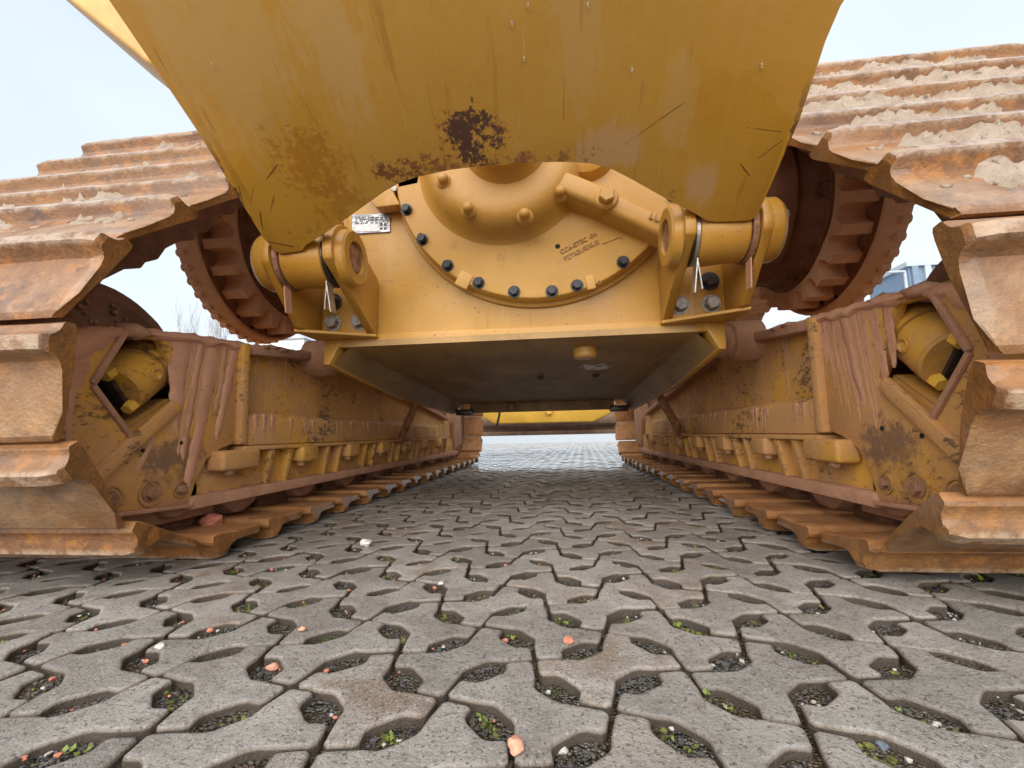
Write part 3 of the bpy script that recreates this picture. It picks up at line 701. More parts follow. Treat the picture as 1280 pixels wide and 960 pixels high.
# small yellow bracket beside the cover
b = MB(); pts = [(440, 200), (526, 200), (525.6, 214), (523, 230), (494, 236), (492, 241), (500, 255.5), (470, 259), (459, 246)]
b.prism([(at_y(u, v, 1.30).x, at_y(u, v, 1.30).z) for u, v in pts], XZ, 1.30, 1.345); br = b.build('side_bracket', M_case, dozer, .004)
b = MB(); b.hexbolt(at_y(497, 242, 1.33), DN, .012, .03); b.build('bracket_bolt', M_bolt_grey, br)

# ---- hinge brackets, pins and lugs on both sides
PY, PZ = 1.14, .786
def arc(cx, cy, r, a0, a1, n): return [(cx+r*math.cos(R(a0+(a1-a0)*i/n)), cy+r*math.sin(R(a0+(a1-a0)*i/n))) for i in range(n+1)]
XA = Vector((1, 0, 0))
for s in (-1, 1):
    b = MB(); f = XYZ_YZ(s)
    # inner cheek / outer cheek
    b.prism([(1.352, .614), (1.352, .80)]+arc(PY, PZ, .092, 75, 200, 14)+[(1.325, .614)], f, .448, .476)
    inner = b.build('hinge_cheek', M_hinge, dozer, .005)
    b = MB(); b.prism([(1.352, .614), (1.352, .80)]+arc(PY, PZ, .088, 75, 200, 14)+[(1.215, .614)], f, .628, .652); outer = b.build('hinge_cheek', M_hinge, dozer, .005)
    b = MB(); pz0, pz1 = .603, .6135
    q = [(s*.445, 1.352), (s*.445, 1.330), (s*.656, 1.218), (s*.656, 1.352)]
    b.hexa([(x, y, pz0) for x, y in q]+[(x, y, pz1) for x, y in q]); b.build('hinge_base', M_hinge, dozer, .003)
    b = MB(); b.box((s*.553, 1.342, .70), (.156, .024, .17)); bp = b.build('hinge_back_plate', M_hinge, dozer, .003)
    for (dx, z, mt) in ((.59, .655, M_bolt_grey), (.59, .725, M_bolt_dark), (.50, .655, M_bolt_grey)):
        b = MB(); b.hexbolt((s*dx, 1.33, z), DN, .021, .022); b.build('hinge_bolt', mt, bp)
    b = MB(); b.lathe((s*.449, PY, PZ), (-s, 0, 0), [(0, .080), (.022, .078), (.028, .072), (.028, .046), (.012, .044), (.012, .043)], 40, caps=False); b.build('pin_boss', M_hinge, inner)
    b = MB(); b.lathe((s*.440, PY, PZ), (-s, 0, 0), [(-.02, .043), (.008, .043), (.013, .036), (.013, .001)], 32); b.build('pin_end', M_rusty, inner)
    # pin body and lug of the rear plate
    b = MB(); b.cyl((s*.45, PY, PZ), (s*.66, PY, PZ), .045, 24); b.build('hinge_pin', M_steel_dark, dozer)
    b = MB(); b.lathe((s*.488, PY, PZ), (s, 0, 0), [(0, .070), (.004, .078), (.028, .080), (.10, .074), (.118, .076), (.122, .072)], 40)
    b.hexa([(s*.50, PY-.05, PZ+.02), (s*.60, PY-.05, PZ+.02), (s*.60, PY+.05, PZ+.02), (s*.50, PY+.05, PZ+.02), (s*.47, PY-.085, PZ+.075), (s*.63, PY-.085, PZ+.075), (s*.63, PY+.02, PZ+.12), (s*.47, PY+.02, PZ+.12)])
    b.build('plate_lug', M_hinge, dozer, .004)
    for xx in ((.478, .482, .486) if s > 0 else (.479, .485)):
        b = MB(); b.lathe((s*xx, PY, PZ), (s, 0, 0), [(-.0019, .050), (-.0019, .079), (.0019, .079), (.0019, .050)], 36, caps=False); b.build('shim_ring', M_steel if s > 0 and xx > .481 else M_steel_dark, dozer)
    b = MB(); b.lathe((s*.617, PY, PZ), (s, 0, 0), [(-.006, .05), (-.006, .080), (.006, .082), (.006, .05)], 36, caps=False); b.build('seal_ring', M_rusty, dozer)
    for (xx, yy, ln, ry) in ((.482, 1.115, .085, .10), (.492, 1.12, .075, -.14), (.618, 1.13, .075, .0)):
        b = MB(); b.box((s*xx, yy, PZ-.075-ln/2), (.003, .03, ln), Matrix.Rotation(s*ry, 3, 'Y') @ Matrix.Rotation(.15, 3, 'X')); b.build('shim_tab', M_steel if xx < .6 else M_mud, dozer)
    b = MB(); b.lathe((s*.651, PY, PZ), (s, 0, 0), [(0, .080), (.030, .080), (.040, .073), (.040, .002)], 40); cap = b.build('pin_cap', M_hinge, outer)
    b = MB(); b.hexbolt((s*.691, PY-.025, PZ+.025), (s, 0, 0), .017, .02); b.build('cap_bolt', M_bolt_grey if s > 0 else M_rusty, cap)

# ---- big rear plate, hinged on the pins and leaning back over the camera
PA = R(37)
pl_pts = [(-.6575, .05), (-.642, .007), (-.630, .000), (-.565, .004), (-.551, .018), (-.413, .082), (-.282, .147), (-.236, .165), (-.193, .174), (-.112, .184), (-.034, .187), (.051, .187), (.135, .182), (.181, .178), (.227, .171), (.273, .155), (.322, .127), (.402, .078), (.487, .029), (.515, .010), (.54, .004), (.618, .002), (.635, .008), (.640, .038), (.662, .224), (.662, .36), (.668, .41), (.69, .46), (.72, .9), (-.72, .9), (-.704, .55), (-.69, .447), (-.674, .316)]
b = MB(); b.prism(pl_pts, lambda a, c, d: (a, c, d), -.038, 0)
plate = b.build('rear_plate', M_plate, dozer, .003)
PK = .953; PO = CAM.lerp(Vector((0, 1.11, .80)), PK)
plate.matrix_world = Matrix.Translation(PO) @ Matrix(((PK, 0, 0, 0), (0, -math.cos(PA)*PK, -math.sin(PA)*PK, 0), (0, math.sin(PA)*PK, -math.cos(PA)*PK, 0), (0, 0, 0, 1)))
b = MB()
for (u, v) in ((655, 72), (790, 86), (735, 5), (660, 6), (640, 28), (952, 80), (265, 80)):
    d = pray(u, v); n_p = Vector((0, -math.sin(PA), -math.cos(PA))); o_ = PO; p = CAM+d*((o_-CAM).dot(n_p)/d.dot(n_p))
    b.lathe(p+Vector((0, 0, .003)), (0, 0, -1), [(0, .0028), (.003, .0034), (.0065, .0030), (.009, .0016), (.010, .0003)], 12)
mw = Mat('rain_water', .03); mw.color((.95, .9, .8)); mw.set('Transmission Weight', .9); mw.set('IOR', 1.33)
tag(b.build('water_drops', mw.m, dozer), kind='stuff')

# ---- yellow tank high on the left behind the plate
b = MB(); b.prism([(-2.15, 2.39), (-1.93, 2.20), (-1.55, 1.87), (-1.34, 1.76), (-1.0, 1.70), (-.8, 1.70), (-.8, 2.6), (-2.15, 2.6)], XZ, 1.5, 2.1)
b.build('side_tank', M_tank, dozer, .02, 3)

# ---- tracks
IY, IZ = 1.0, .42; SY, SZ = 1.76, 1.135; FY = 4.25
BASE = .054; RI = .42-BASE; RS = .428
XI, XO = .68, 1.64; XM = (XI+XO)/2
def track_path():
    P = []
    for i in range(200): P.append((FY-(FY-IY)*i/200, BASE, -90.))
    d = math.hypot(SY-IY, SZ-IZ); th = math.degrees(math.atan2(SZ-IZ, SY-IY)); na = 90+th+math.degrees(math.asin((RS-RI)/d))
    for i in range(81):
        a = 270-(270-na)*i/80; P.append((IY+RI*math.cos(R(a)), IZ+RI*math.sin(R(a)), a))
    p0 = (IY+RI*math.cos(R(na)), IZ+RI*math.sin(R(na))); p1 = (SY+RS*math.cos(R(na)), SZ+RS*math.sin(R(na)))
    for i in range(1, 60):
        t = i/60; sg = .030*math.sin(math.pi*t); P.append((p0[0]+(p1[0]-p0[0])*t-sg*math.cos(R(na)), p0[1]+(p1[1]-p0[1])*t-sg*math.sin(R(na)), na))
    d2 = math.hypot(FY-SY, IZ-SZ); th2 = math.degrees(math.atan2(IZ-SZ, FY-SY)); nb = 90+th2+math.degrees(math.asin((RS-RI)/d2))
    for i in range(61):
        a = na-(na-nb)*i/60; P.append((SY+RS*math.cos(R(a)), SZ+RS*math.sin(R(a)), a))
    for i in range(61):
        a = nb-(nb+90)*i/60; P.append((FY+RI*math.cos(R(a)), IZ+RI*math.sin(R(a)), a))
    return P
TP = track_path()
cum = [0]
for i in range(1, len(TP)): cum.append(cum[-1]+math.hypot(TP[i][0]-TP[i-1][0], TP[i][1]-TP[i-1][1]))
NSH = round(cum[-1]/.207); PIT = cum[-1]/NSH
def path_at(s):
    s %= cum[-1]; k = int(np.searchsorted(cum, s))-1; k = max(0, min(k, len(TP)-2)); t = (s-cum[k])/max(1e-9, cum[k+1]-cum[k])
    return tuple(TP[k][j]+(TP[k+1][j]-TP[k][j])*t for j in range(2))
# shoe: local x across, y along the path, z outward
PRO = [(-.098, .010), (-.088, .017), (-.05, .0185), (.02, .0185), (.036, .022), (.043, .030), (.048, .048), (.052, .0535), (.073, .0535), (.077, .048), (.081, .031), (.086, .022), (.092, .018), (.098, .015), (.101, .008),
       (.100, -.006), (.094, -.0085), (.080, -.0085), (.02, -.003), (-.09, .001)]
def shoe_mesh(seed):
    n = 17; wd = XO-XI; v = []; f = []; m = []; k = len(PRO); xs = [-wd/2, -wd/2+.006, -wd/2+.03]+[-wd/2+.03+(wd-.06)*i/(n-1) for i in range(1, n-1)]+[wd/2-.03, wd/2-.006, wd/2]
    for i, x in enumerate(xs):
        e = min(i, len(xs)-1-i)
        for (y, z) in PRO:
            yy, zz = y, z
            nz = mnoise.noise((x*7+seed*11, y*20, seed*3.)); n2 = mnoise.noise((x*25+seed*5, y*40, 9.+seed))
            if z > .045: zz += .0015*nz-.001+.0012*n2
            elif z > .015: zz += .0012*nz+.0006*n2
            if z > .025 and e == 0: zz = .025+(zz-.025)*.45
            if z > .025 and e == 1: zz = .025+(zz-.025)*.78
            xx = x
            if e == 0: xx = x*(1-.004)+(.0 if True else 0)
            if y < -.06: xx = max(-wd/2+.028*min(1, (-.06-y)/.038), min(wd/2-.028*min(1, (-.06-y)/.038), xx))
            if e == 0: zz += -.002 if z > .01 else .002
            v.append((xx, yy+.0015*n2, zz))
    for i in range(len(xs)-1):
        for j in range(k):
            j2 = (j+1) % k; f.append((i*k+j, i*k+j2, (i+1)*k+j2, (i+1)*k+j))
            m.append(2 if j >= 14 else 0)
    f.append(tuple(range(k-1, -1, -1))); m.append(0); f.append(tuple((len(xs)-1)*k+j for j in range(k))); m.append(0)
    b = MB(); b.v = v; b.f = f; b.m = m
    me = b.mesh('track_shoe', ang=30)
    for q in (M_shoe, M_tip, M_shoe_in): me.materials.append(q)
    return me
SHOES = [shoe_mesh(i) for i in range(4)]
b = MB()
for sx in (-1, 1):
    pts = [(-.115, -.075), (-.10, -.105), (-.06, -.112), (-.02, -.098), (.05, -.098), (.085, -.112), (.12, -.100), (.128, -.070), (.11, -.04), (.07, -.022), (.06, 0), (-.07, 0), (-.085, -.03)]
    b.prism(pts, lambda a, c, d: (d, a, c), sx*.085-.021, sx*.085+.021)
b.cyl((-.085, .104, -.068), (.085, .104, -.068), .033, 16)
LINK = b.mesh('track_link', .004); LINK.materials.append(M_link)
b = MB()
for sx in (-.13, -.045, .045, .13):
    for yy in (-.04, .02): b.hexbolt((sx, yy, .0185), (0, 0, 1), .014, .010)
PLATE_BOLTS = b.mesh('shoe_bolts'); PLATE_BOLTS.materials.append(M_shoe)
rnd = random.Random(11); shoes = {}
for s in (-1, 1):
    ph = .089 if s < 0 else .175
    for i in range(NSH):
        c = (i+.0)*PIT+ph; a0 = path_at(c-PIT*.5); a1 = path_at(c+PIT*.5); mid = ((a0[0]+a1[0])/2, (a0[1]+a1[1])/2)
        ty, tz = a1[0]-a0[0], a1[1]-a0[1]; ln = math.hypot(ty, tz); ty /= ln; tz /= ln
        ny, nz = -tz*-1, ty*-1            # outward normal: path runs clockwise seen from +x
        ny, nz = tz, -ty
        cen = ((IY+FY)/2, .6)
        if (mid[0]-cen[0])*ny+(mid[1]-cen[1])*nz < 0: ny, nz = -ny, -nz
        xv = Vector((0, ty, tz)).cross(Vector((0, ny, nz)))
        M4 = Matrix(((xv.x, 0, 0, s*XM), (0, ty, ny, mid[0]), (0, tz, nz, mid[1]), (0, 0, 0, 1)))
        j = Matrix.Rotation(rnd.uniform(-.02, .02), 4, 'X') @ Matrix.Translation((rnd.uniform(-.004, .004), 0, 0))
        o = bpy.data.objects.new('track_shoe', SHOES[rnd.randrange(4)]); COL.objects.link(o); o.parent = dozer; o.matrix_world = M4 @ j
        k = bpy.data.objects.new('track_link', LINK); COL.objects.link(k); k.parent = o; k.location = (-s*.17 if (M4.to_3x3() @ Vector((1, 0, 0))).x > 0 else s*.17, 0, 0)
        shoes[(s, i)] = (o, mid, (ny, nz))

# dried mud caked on the shoes behind the grousers of the upper run
b = MB(); rg = np.random.RandomState(4); HP = ([-.098, -.088, -.05, .02, .036, .043, .048], [.010, .017, .0185, .0185, .022, .030, .048])
for (s, i), (o, mid, nn) in shoes.items():
    if not (mid[1] > .60 and mid[0] < 1.9 and mid[0] < SY): continue
    M4 = o.matrix_world; nx, ny_ = 130, 18; v = []; sd = i*3.7+s
    for a in range(nx+1):
        x = -.44+.88*a/nx
        for c in range(ny_+1):
            y = -.095+.138*c/ny_; big = mnoise.noise((x*4.2, sd, 2.2)); md = mnoise.noise((x*17, y*15, sd)); fn = mnoise.noise((x*55, y*55, sd+3)); vf = mnoise.noise((x*130, y*130, sd))
            cov = (.58 if s > 0 else -.16)+big*.8+md*.75-abs(y-.012)*7.0-max(0, abs(x)-.34)*9
            h_ = max(-.004, min(.017, cov*.019))+(fn*.011+vf*.009 if cov > -.05 else 0)
            v.append(M4 @ Vector((x+.003*fn, y+.003*vf, float(np.interp(y, *HP))+h_-.001)))
    b.add(v, [(a*(ny_+1)+c, a*(ny_+1)+c+1, (a+1)*(ny_+1)+c+1, (a+1)*(ny_+1)+c) for a in range(nx) for c in range(ny_)])
    for _ in range(30 if s > 0 else 10):
        x = rg.uniform(-.43, .43); y = rg.uniform(-.03, .03); r = rg.uniform(.003, .008)*(1.9 if rg.rand() < .12 else 1); q = ICO_V*(1+.2*rg.randn(len(ICO_V), 1))*np.array([1.3, 1.0, .75])*r
        b.add([M4 @ Vector((x+p[0], y+p[1], float(np.interp(y, *HP))+p[2])) for p in q], ICO_F)
tag(b.build('dried_mud', M_clod, dozer, ang=180), kind='stuff')

# idlers, rollers
for s in (-1, 1):
    for (yy, m_) in ((.945, M_idler), (FY, M_idler)):
        b = MB(); b.lathe((s*.995, yy, IZ), (s, 0, 0), [(0, .03), (0, .10), (-.012, .12), (.008, .20), (-.004, .228), (.0, .250), (.012, .264), (.05, .266), (.055, .25), (.22, .25), (.225, .266), (.26, .266), (.275, .25), (.275, .03)], 72)
        me = b.mesh('idler_wheel')
        for v in me.vertices:
            p = v.co; k = mnoise.noise((p.y*14, p.z*14, p.x*9+s)); v.co.x += -s*.010*max(0, k) if abs(p.x) < 1.03 else 0
        idl = link('idler_wheel', me, m_, dozer)
        if yy < 2:
            b = MB(); rg = np.random.RandomState(8+s)
            for _ in range(60):
                a = rg.uniform(60, 200); rr = rg.uniform(.12, .22); r = rg.uniform(.003, .009); q = ICO_V*(1+.2*rg.randn(len(ICO_V), 1))*r
                b.add([(s*(.99+p[0]*.6), yy+rr*math.cos(R(a))+p[1], IZ+rr*math.sin(R(a))+p[2]) for p in q], ICO_F)
            tag(b.build('stuck_gravel', M_roller, idl, ang=180), kind='stuff')
    for k in range(8):
        yy = 1.33+.345*k if s > 0 else 1.29+.345*k
        b = MB(); b.lathe((s*.848, yy, .168), (s, 0, 0), [(0, .05), (.0, .088), (.010, .104), (.05, .112), (.13, .112), (.15, .075), (.30, .075), (.36, .09), (.40, .115), (.42, .115), (.44, .09), (.60, .09)], 32)
        me = b.mesh('track_roller')
        for v in me.vertices:
            p = v.co; v.co.z += .008*mnoise.noise((p.x*12, p.y*16, p.z*16)); v.co.y += .008*mnoise.noise((p.x*12+7, p.y*16, p.z*16))
        link('track_roller', me, M_roller, dozer)
    # chain end visible under the carrier
    b = MB(); b.lathe((s*.82, 1.03, .155), (s, 0, 0), [(0, .02), (.0, .055), (.01, .062), (.3, .062)], 28); b.box((s*.90, 1.03, .12), (.10, .30, .08)); b.build('guide_guard', M_roller, dozer, .006)

# ---- track frames
def frame(s):
    f = XYZ_YZ(s)
    fr = []
    # main beam
    b = MB(); b.prism([(1.12, .13), (1.12, .545), (1.60, .60), (1.95, .60), (2.9, .50), (3.75, .40), (4.0, .30), (4.0, .13)], f, .835, 1.42)
    beam = b.build('track_frame', M_frame, dozer, .008)
    # rear carrier plate with the window
    out = [(.700, .30), (.685, .42), (.715, .475), (.78, .512), (.86, .530), (1.0, .549), (1.195, .566), (1.195, .278), (1.135, .262), (1.085, .235), (1.055, .185), (1.035, .126), (.82, .138), (.755, .20)]
    win = [(.84, .516), (.93, .523), (1.0, .385), (.99, .365), (.885, .300), (.870, .300), (.785, .395), (.785, .405)]
    b = MB(); b.prism(out, f, .800, .826, holes=[win]); car = b.build('carrier_plate', M_frame, dozer, .003)
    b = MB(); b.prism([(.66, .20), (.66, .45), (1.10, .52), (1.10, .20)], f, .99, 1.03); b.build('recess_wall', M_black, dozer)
    b = MB(); b.prism([(.83, .538), (1.19, .567), (1.19, .552), (.83, .523)], f, .826, 1.40); b.build('carrier_roof', M_frame_dirty, dozer)
    b = MB(); b.hexa([(s*.826, 1.0, .375), (s*.826, .875, .283), (s*1.02, .875, .283), (s*1.02, 1.0, .375), (s*.826, .99, .39), (s*.826, .865, .298), (s*1.02, .865, .298), (s*1.02, .99, .39)]); b.build('recess_floor', M_frame_clean, dozer)
    # window rims
    for (p, q, wd, m_) in (((.838, .522), (.780, .402), .007, M_mud2), ((.780, .400), (.872, .292), .006, M_mud2)):
        d = Vector((0, q[0]-p[0], q[1]-p[1])); n = Vector((0, -d.z, d.y)).normalized()*wd
        P0, P1 = Vector((0, *p)), Vector((0, *q)); b = MB()
        b.hexa([(s*.792, *(P0-n).yz), (s*.792, *(P1-n).yz), (s*.803, *(P1-n).yz), (s*.803, *(P0-n).yz), (s*.792, *(P0+n).yz), (s*.792, *(P1+n).yz), (s*.803, *(P1+n).yz), (s*.803, *(P0+n).yz)]); b.build('window_rim', m_, car, .004)
    # diagonal wear rib
    b = MB(); p, q = Vector((0, .975, .372)), Vector((0, .775, .195)); d = (q-p).normalized(); n = Vector((0, -d.z, d.y))*.013
    b.hexa([(s*.786, *(p-n).yz), (s*.786, *(q-n).yz), (s*.802, *(q-n*1.3).yz), (s*.802, *(p-n*1.3).yz), (s*.786, *(p+n).yz), (s*.786, *(q+n).yz), (s*.802, *(q+n*1.3).yz), (s*.802, *(p+n*1.3).yz)]); b.build('wear_rib', M_frame_dirty, car, .004)
    # adjuster cylinder in the window
    ce = Vector((s*.862, .878, .402)); ax = Vector((s*.12, .74, .58)).normalized()
    b = MB(); b.lathe(ce, ax, [(0, .056), (.004, .062), (.085, .062), (.086, .059), (.090, .059), (.091, .063), (.15, .063)], 40); cy = b.build('adjuster_cylinder', M_frame_clean, dozer)
    up_ = Vector((0, -.58, .74)); sd_v = ax.cross(up_).normalized()
    b = MB(); b.box(ce-ax*.006, (.01, .040, .112), Matrix((ax, sd_v, up_)).transposed()); b.build('end_plate', M_steel_dark, cy, .003)
    for t in (-1, 1):
        b = MB(); c = ce-ax*.006+up_*(t*.046)-Vector((s*.022, 0, 0)); b.lathe(c-ax*.012, ax, [(0, .012), (.012, .014), (.03, .014)], 6, ref=(0, 1, 0)); b.build('end_bolt', M_yel, cy)
    b = MB(); c = ce+ax*.062-Vector((s*.056, 0, 0)); b.lathe(c, (-s, 0, 0), [(0, .015), (.010, .015), (.012, .012), (.008, .008), (.008, .001)], 24); b.build('grease_fitting', M_frame_clean, cy)
    # lower bolts in recesses
    for (yy, zz, r_) in ((.834, .166, .030), (.925, .168, .030), (1.005, .166, .020)):
        b = MB(); b.lathe((s*.7995, yy, zz), (-s, 0, 0), [(0, r_), (.004, r_), (.004, r_*.86), (-.003, r_*.80)], 28, caps=False); rg_ = b.build('bolt_recess', M_frame_dirty, car)
        b = MB(); b.hexbolt((s*.7995, yy, zz), (-s, 0, 0), r_*.48, .010); b.build('frame_bolt', M_bolt_mud, car)
    b = MB(); b.prism([(.825, .131), (1.03, .119), (1.03, .128), (.825, .140)], f, .784, .806); b.build('guard_lip', M_mud2, car, .002)
    for q in ((.90, .265), (1.0, .28), (.955, .345)):
        b = MB(); b.lathe((s*.7995, *q), (-s, 0, 0), [(0, .005), (.0012, .005)], 10); b.build('plate_hole', M_hole, car)
    # vertical weld bar
    b = MB(); b.prism([(1.183, .27), (1.178, .565), (1.205, .572), (1.212, .27)], f, .780, .826); b.build('frame_bar', M_frame_dirty, dozer, .006)
    # ledge box along the beam
    b = MB(); pr = [(.838, .372), (.800, .360), (.788, .345), (.786, .268), (.838, .262)]
    n = len(pr); v = []
    for yy, k in ((1.213, 1), (2.0, 1), (3.3, 1)): v += [(s*x, yy, z) for x, z in pr]
    ff = [(i*n+j, i*n+(j+1) % n, (i+1)*n+(j+1) % n, (i+1)*n+j) for i in range(2) for j in range(n)]+[tuple(range(n-1, -1, -1)), tuple(2*n+j for j in range(n))]
    b.add(v, ff); b.build('frame_ledge', M_frame_dirty, dozer, .004)
    b = MB(); b.prism([(1.20, .252), (3.5, .252), (3.5, .266), (1.20, .266)], f, .776, .838); b.build('ledge_rail', M_frame_dirty, dozer, .003)
    # roller guard: web, bottom flange, blocks, ribs
    b = MB(); b.prism([(1.05, .125), (1.06, .19), (1.10, .25), (3.9, .25), (3.9, .125)], f, .820, .842); gd = b.build('roller_guard', M_frame, dozer, .003)
    b = MB(); b.prism([(1.028, .112), (3.9, .112), (3.9, .144), (1.037, .144)], f, .790, .842); b.build('guard_flange', M_mud2, gd, .004)
    for k in range(7):
        yy = 1.175+.345*k
        b = MB(); b.box((s*.792, yy, .228), (.055, .15 if k == 0 else .10, .055)); b.build('roller_block', M_frame_dirty, gd, .010, 3)
        b = MB(); b.hexbolt((s*.785, yy-.03, .201), (0, 0, -1), .014, .012, washer=False); b.build('block_bolt', M_bolt_mud, gd)
        for dy in (.155, .255):
            y_ = yy+dy; b = MB(); b.hexa([(s*.798, y_-.012, .14), (s*.798, y_+.006, .14), (s*.822, y_+.006, .14), (s*.822, y_-.012, .14), (s*.780, y_-.032+.02, .252), (s*.780, y_-.010+.02, .252), (s*.822, y_-.010+.02, .252), (s*.822, y_-.032+.02, .252)])
            b.build('guard_rib', M_frame, gd, .003)
    # sloping top edge strip further forward
    b = MB(); b.prism([(2.0, .585), (3.6, .405), (3.6, .435), (2.0, .618)], f, .795, .84); b.build('top_strip', M_mud2, dozer, .006)
    b = MB(); b.prism([(1.215, .540), (1.60, .585), (1.60, .615), (1.215, .572)], f, .795, .84); b.build('top_strip', M_mud2, dozer, .006)
    # pivot shaft
    b = MB(); b.lathe((s*.60, 1.62, .595), (s, 0, 0), [(0, .052), (.10, .052), (.105, .056), (.115, .056), (.12, .05), (.13, .056), (.14, .056), (.145, .066), (.16, .072), (.24, .072)], 32); b.build('pivot_shaft', M_roller, dozer)
    # strut between belly and guard
    b = MB(); p, q = Vector((s*.64, 2.30, .455)), Vector((s*.775, 2.42, .25)); d = (q-p); b.box((p+q)/2, (.02, .045, d.length), d.to_track_quat('Z', 'Y').to_matrix()); b.box((s*.775, 2.47, .262), (.03, .14, .012)); b.build('side_strut', M_rusty, dozer, .003)
    # front fork near the front idler
    b = MB(); b.prism([(3.85, .16), (3.75, .5), (3.95, .62), (4.1, .5), (4.12, .2)], f, .80, .86); b.build('front_fork', M_roller, dozer, .01)
    # mud crust on top
    b = MB(); rg = np.random.RandomState(20+s)
    for _ in range(190):
        y = rg.uniform(.80, 2.0); zt = np.interp(y, [.64, .78, .86, 1.0, 1.195, 1.6, 1.95, 2.2], [.42, .512, .53, .549, .566, .607, .607, .585]); x = rg.uniform(.80, .98); r = rg.uniform(.010, .026)*(1.3 if rg.rand() < .12 else 1)
        q = ICO_V*(1+.22*rg.randn(len(ICO_V), 1))*np.array([1, 1.6, .6])*r
        b.add([(s*(x+p[0]), y+p[1], zt+p[2]) for p in q], ICO_F)
    tag(b.build('mud_crust', M_mud2, dozer, ang=180), kind='stuff')
    return beam
frame(-1); frame(1)
# runs of clay that have flowed down the rear carrier plates
def drips(s, data, seed):
    rg = random.Random(seed); b = MB()
    for (yt, zt, yb, zb, w0, w1, x) in data:
        n = 34; L_ = []; Rr_ = []
        for i in range(n+1):
            t = i/n; y = yt+(yb-yt)*t+.004*mnoise.noise((t*4, seed, yt*9)); z = zt+(zb-zt)*t
            wd = (w0+(w1-w0)*t**.8)/2*(1+.35*mnoise.noise((t*9, yt*31, seed))+.2*mnoise.noise((t*26, yt*31, seed)))
            if i >= n-1: wd *= .62 if i == n-1 else .12
            L_.append((y-wd, z)); Rr_.append((y+wd, z))
        th = lambda e: s*(x-e)
        v = []
        for i in range(n+1):
            (ya, z), (yb_, _) = L_[i], Rr_[i]; m_ = (ya+yb_)/2
            v += [(th(-.004), ya, z), (th(.0006), ya+(m_-ya)*.2, z), (th(.0012), m_, z), (th(.0006), yb_-(yb_-m_)*.25, z), (th(-.004), yb_, z)]
        f = [(i*5+j, i*5+j+1, (i+1)*5+j+1, (i+1)*5+j) for i in range(n) for j in range(4)]
        f.append((n*5, n*5+1, n*5+2, n*5+3, n*5+4)); f.append((4, 3, 2, 1, 0)); b.add(v, f)
    tag(b.build('mud_runs', M_mud, dozer, ang=60), kind='stuff')
drips(-1, [(.985, .548, .985, .30, .085, .02, .80), (1.045, .553, 1.01, .235, .030, .020, .80), (1.095, .558, 1.03, .165, .066, .036, .80), (1.135, .56, 1.105, .36, .020, .012, .80), (1.172, .565, 1.115, .285, .048, .03, .80),
           (.75, .49, .75, .39, .09, .04, .80), (.745, .44, .75, .22, .016, .010, .80), (1.02, .42, .995, .25, .014, .010, .80), (1.235, .56, 1.235, .40, .016, .010, .835), (1.27, .57, 1.27, .40, .012, .010, .835), (.93, .30, .89, .22, .018, .012, .80),
           (1.25, .36, 1.25, .275, .02, .014, .787), (1.29, .362, 1.285, .27, .02, .014, .787), (1.33, .362, 1.33, .275, .016, .012, .787)], 3)
drips(1, [(1.165, .562, 1.165, .44, .022, .010, .80), (1.13, .56, 1.125, .42, .020, .010, .80), (1.09, .556, 1.05, .33, .052, .020, .80), (1.055, .553, 1.02, .28, .014, .010, .80), (1.02, .55, 1.015, .42, .020, .010, .80), (.985, .547, .975, .38, .018, .009, .80), (.955, .545, .95, .40, .024, .010, .80), (.945, .542, .945, .43, .014, .008, .80),
          (.74, .49, .74, .34, .05, .02, .80), (1.25, .56, 1.25, .46, .012, .008, .835), (1.42, .58, 1.42, .48, .010, .008, .835)], 5)
for s in (-1, 1):
    rg = random.Random(50+s); dd = []
    for _ in range(26):
        y = rg.uniform(.99, 1.18); zt = float(np.interp(y, [.86, 1.0, 1.195], [.53, .549, .566])); ln = rg.uniform(.05, .26); dd.append((y, zt, y-ln*rg.uniform(.05, .22), zt-ln, rg.uniform(.006, .016), rg.uniform(.003, .007), .8004))
    for _ in range(22):
        y = rg.uniform(1.22, 2.6); zt = float(np.interp(y, [1.12, 1.6, 1.95, 2.9], [.545, .60, .60, .50])); ln = rg.uniform(.05, .22); dd.append((y, zt, y-ln*.03, zt-ln, rg.uniform(.006, .014), rg.uniform(.003, .007), .8352))
    for _ in range(22):
        y = rg.uniform(1.22, 2.8); ln = rg.uniform(.03, .085); dd.append((y, .352, y, .352-ln, rg.uniform(.008, .03), rg.uniform(.005, .02), .7872))
    drips(s, dd, 9)
# thick clay sheet over the carriers' top edge
for s in (-1, 1):
    b = MB(); rg = random.Random(30+s); n = 40; v = []
    for i in range(n+1):
        y = .715+(1.185-.715)*i/n; zt = float(np.interp(y, [.64, .70, .78, .86, 1.0, 1.195], [.42, .475, .512, .53, .549, .566]))
        dp_ = .018+.016*mnoise.noise((y*22, s*3, 1))+(.03 if (y < .80) else 0)-(.006 if .83 < y < .95 else 0)
        v += [(s*.84, y, zt+.010), (s*.806, y, zt+.008+.006*mnoise.noise((y*30, 2, s))), (s*.791, y, zt-.006), (s*.793, y, zt-dp_*.7), (s*.8005, y, zt-dp_)]
    b.add(v, [(i*5+j, i*5+j+1, (i+1)*5+j+1, (i+1)*5+j) for i in range(n) for j in range(4)]); tag(b.build('mud_sheet', M_mud, dozer, ang=60), kind='stuff')

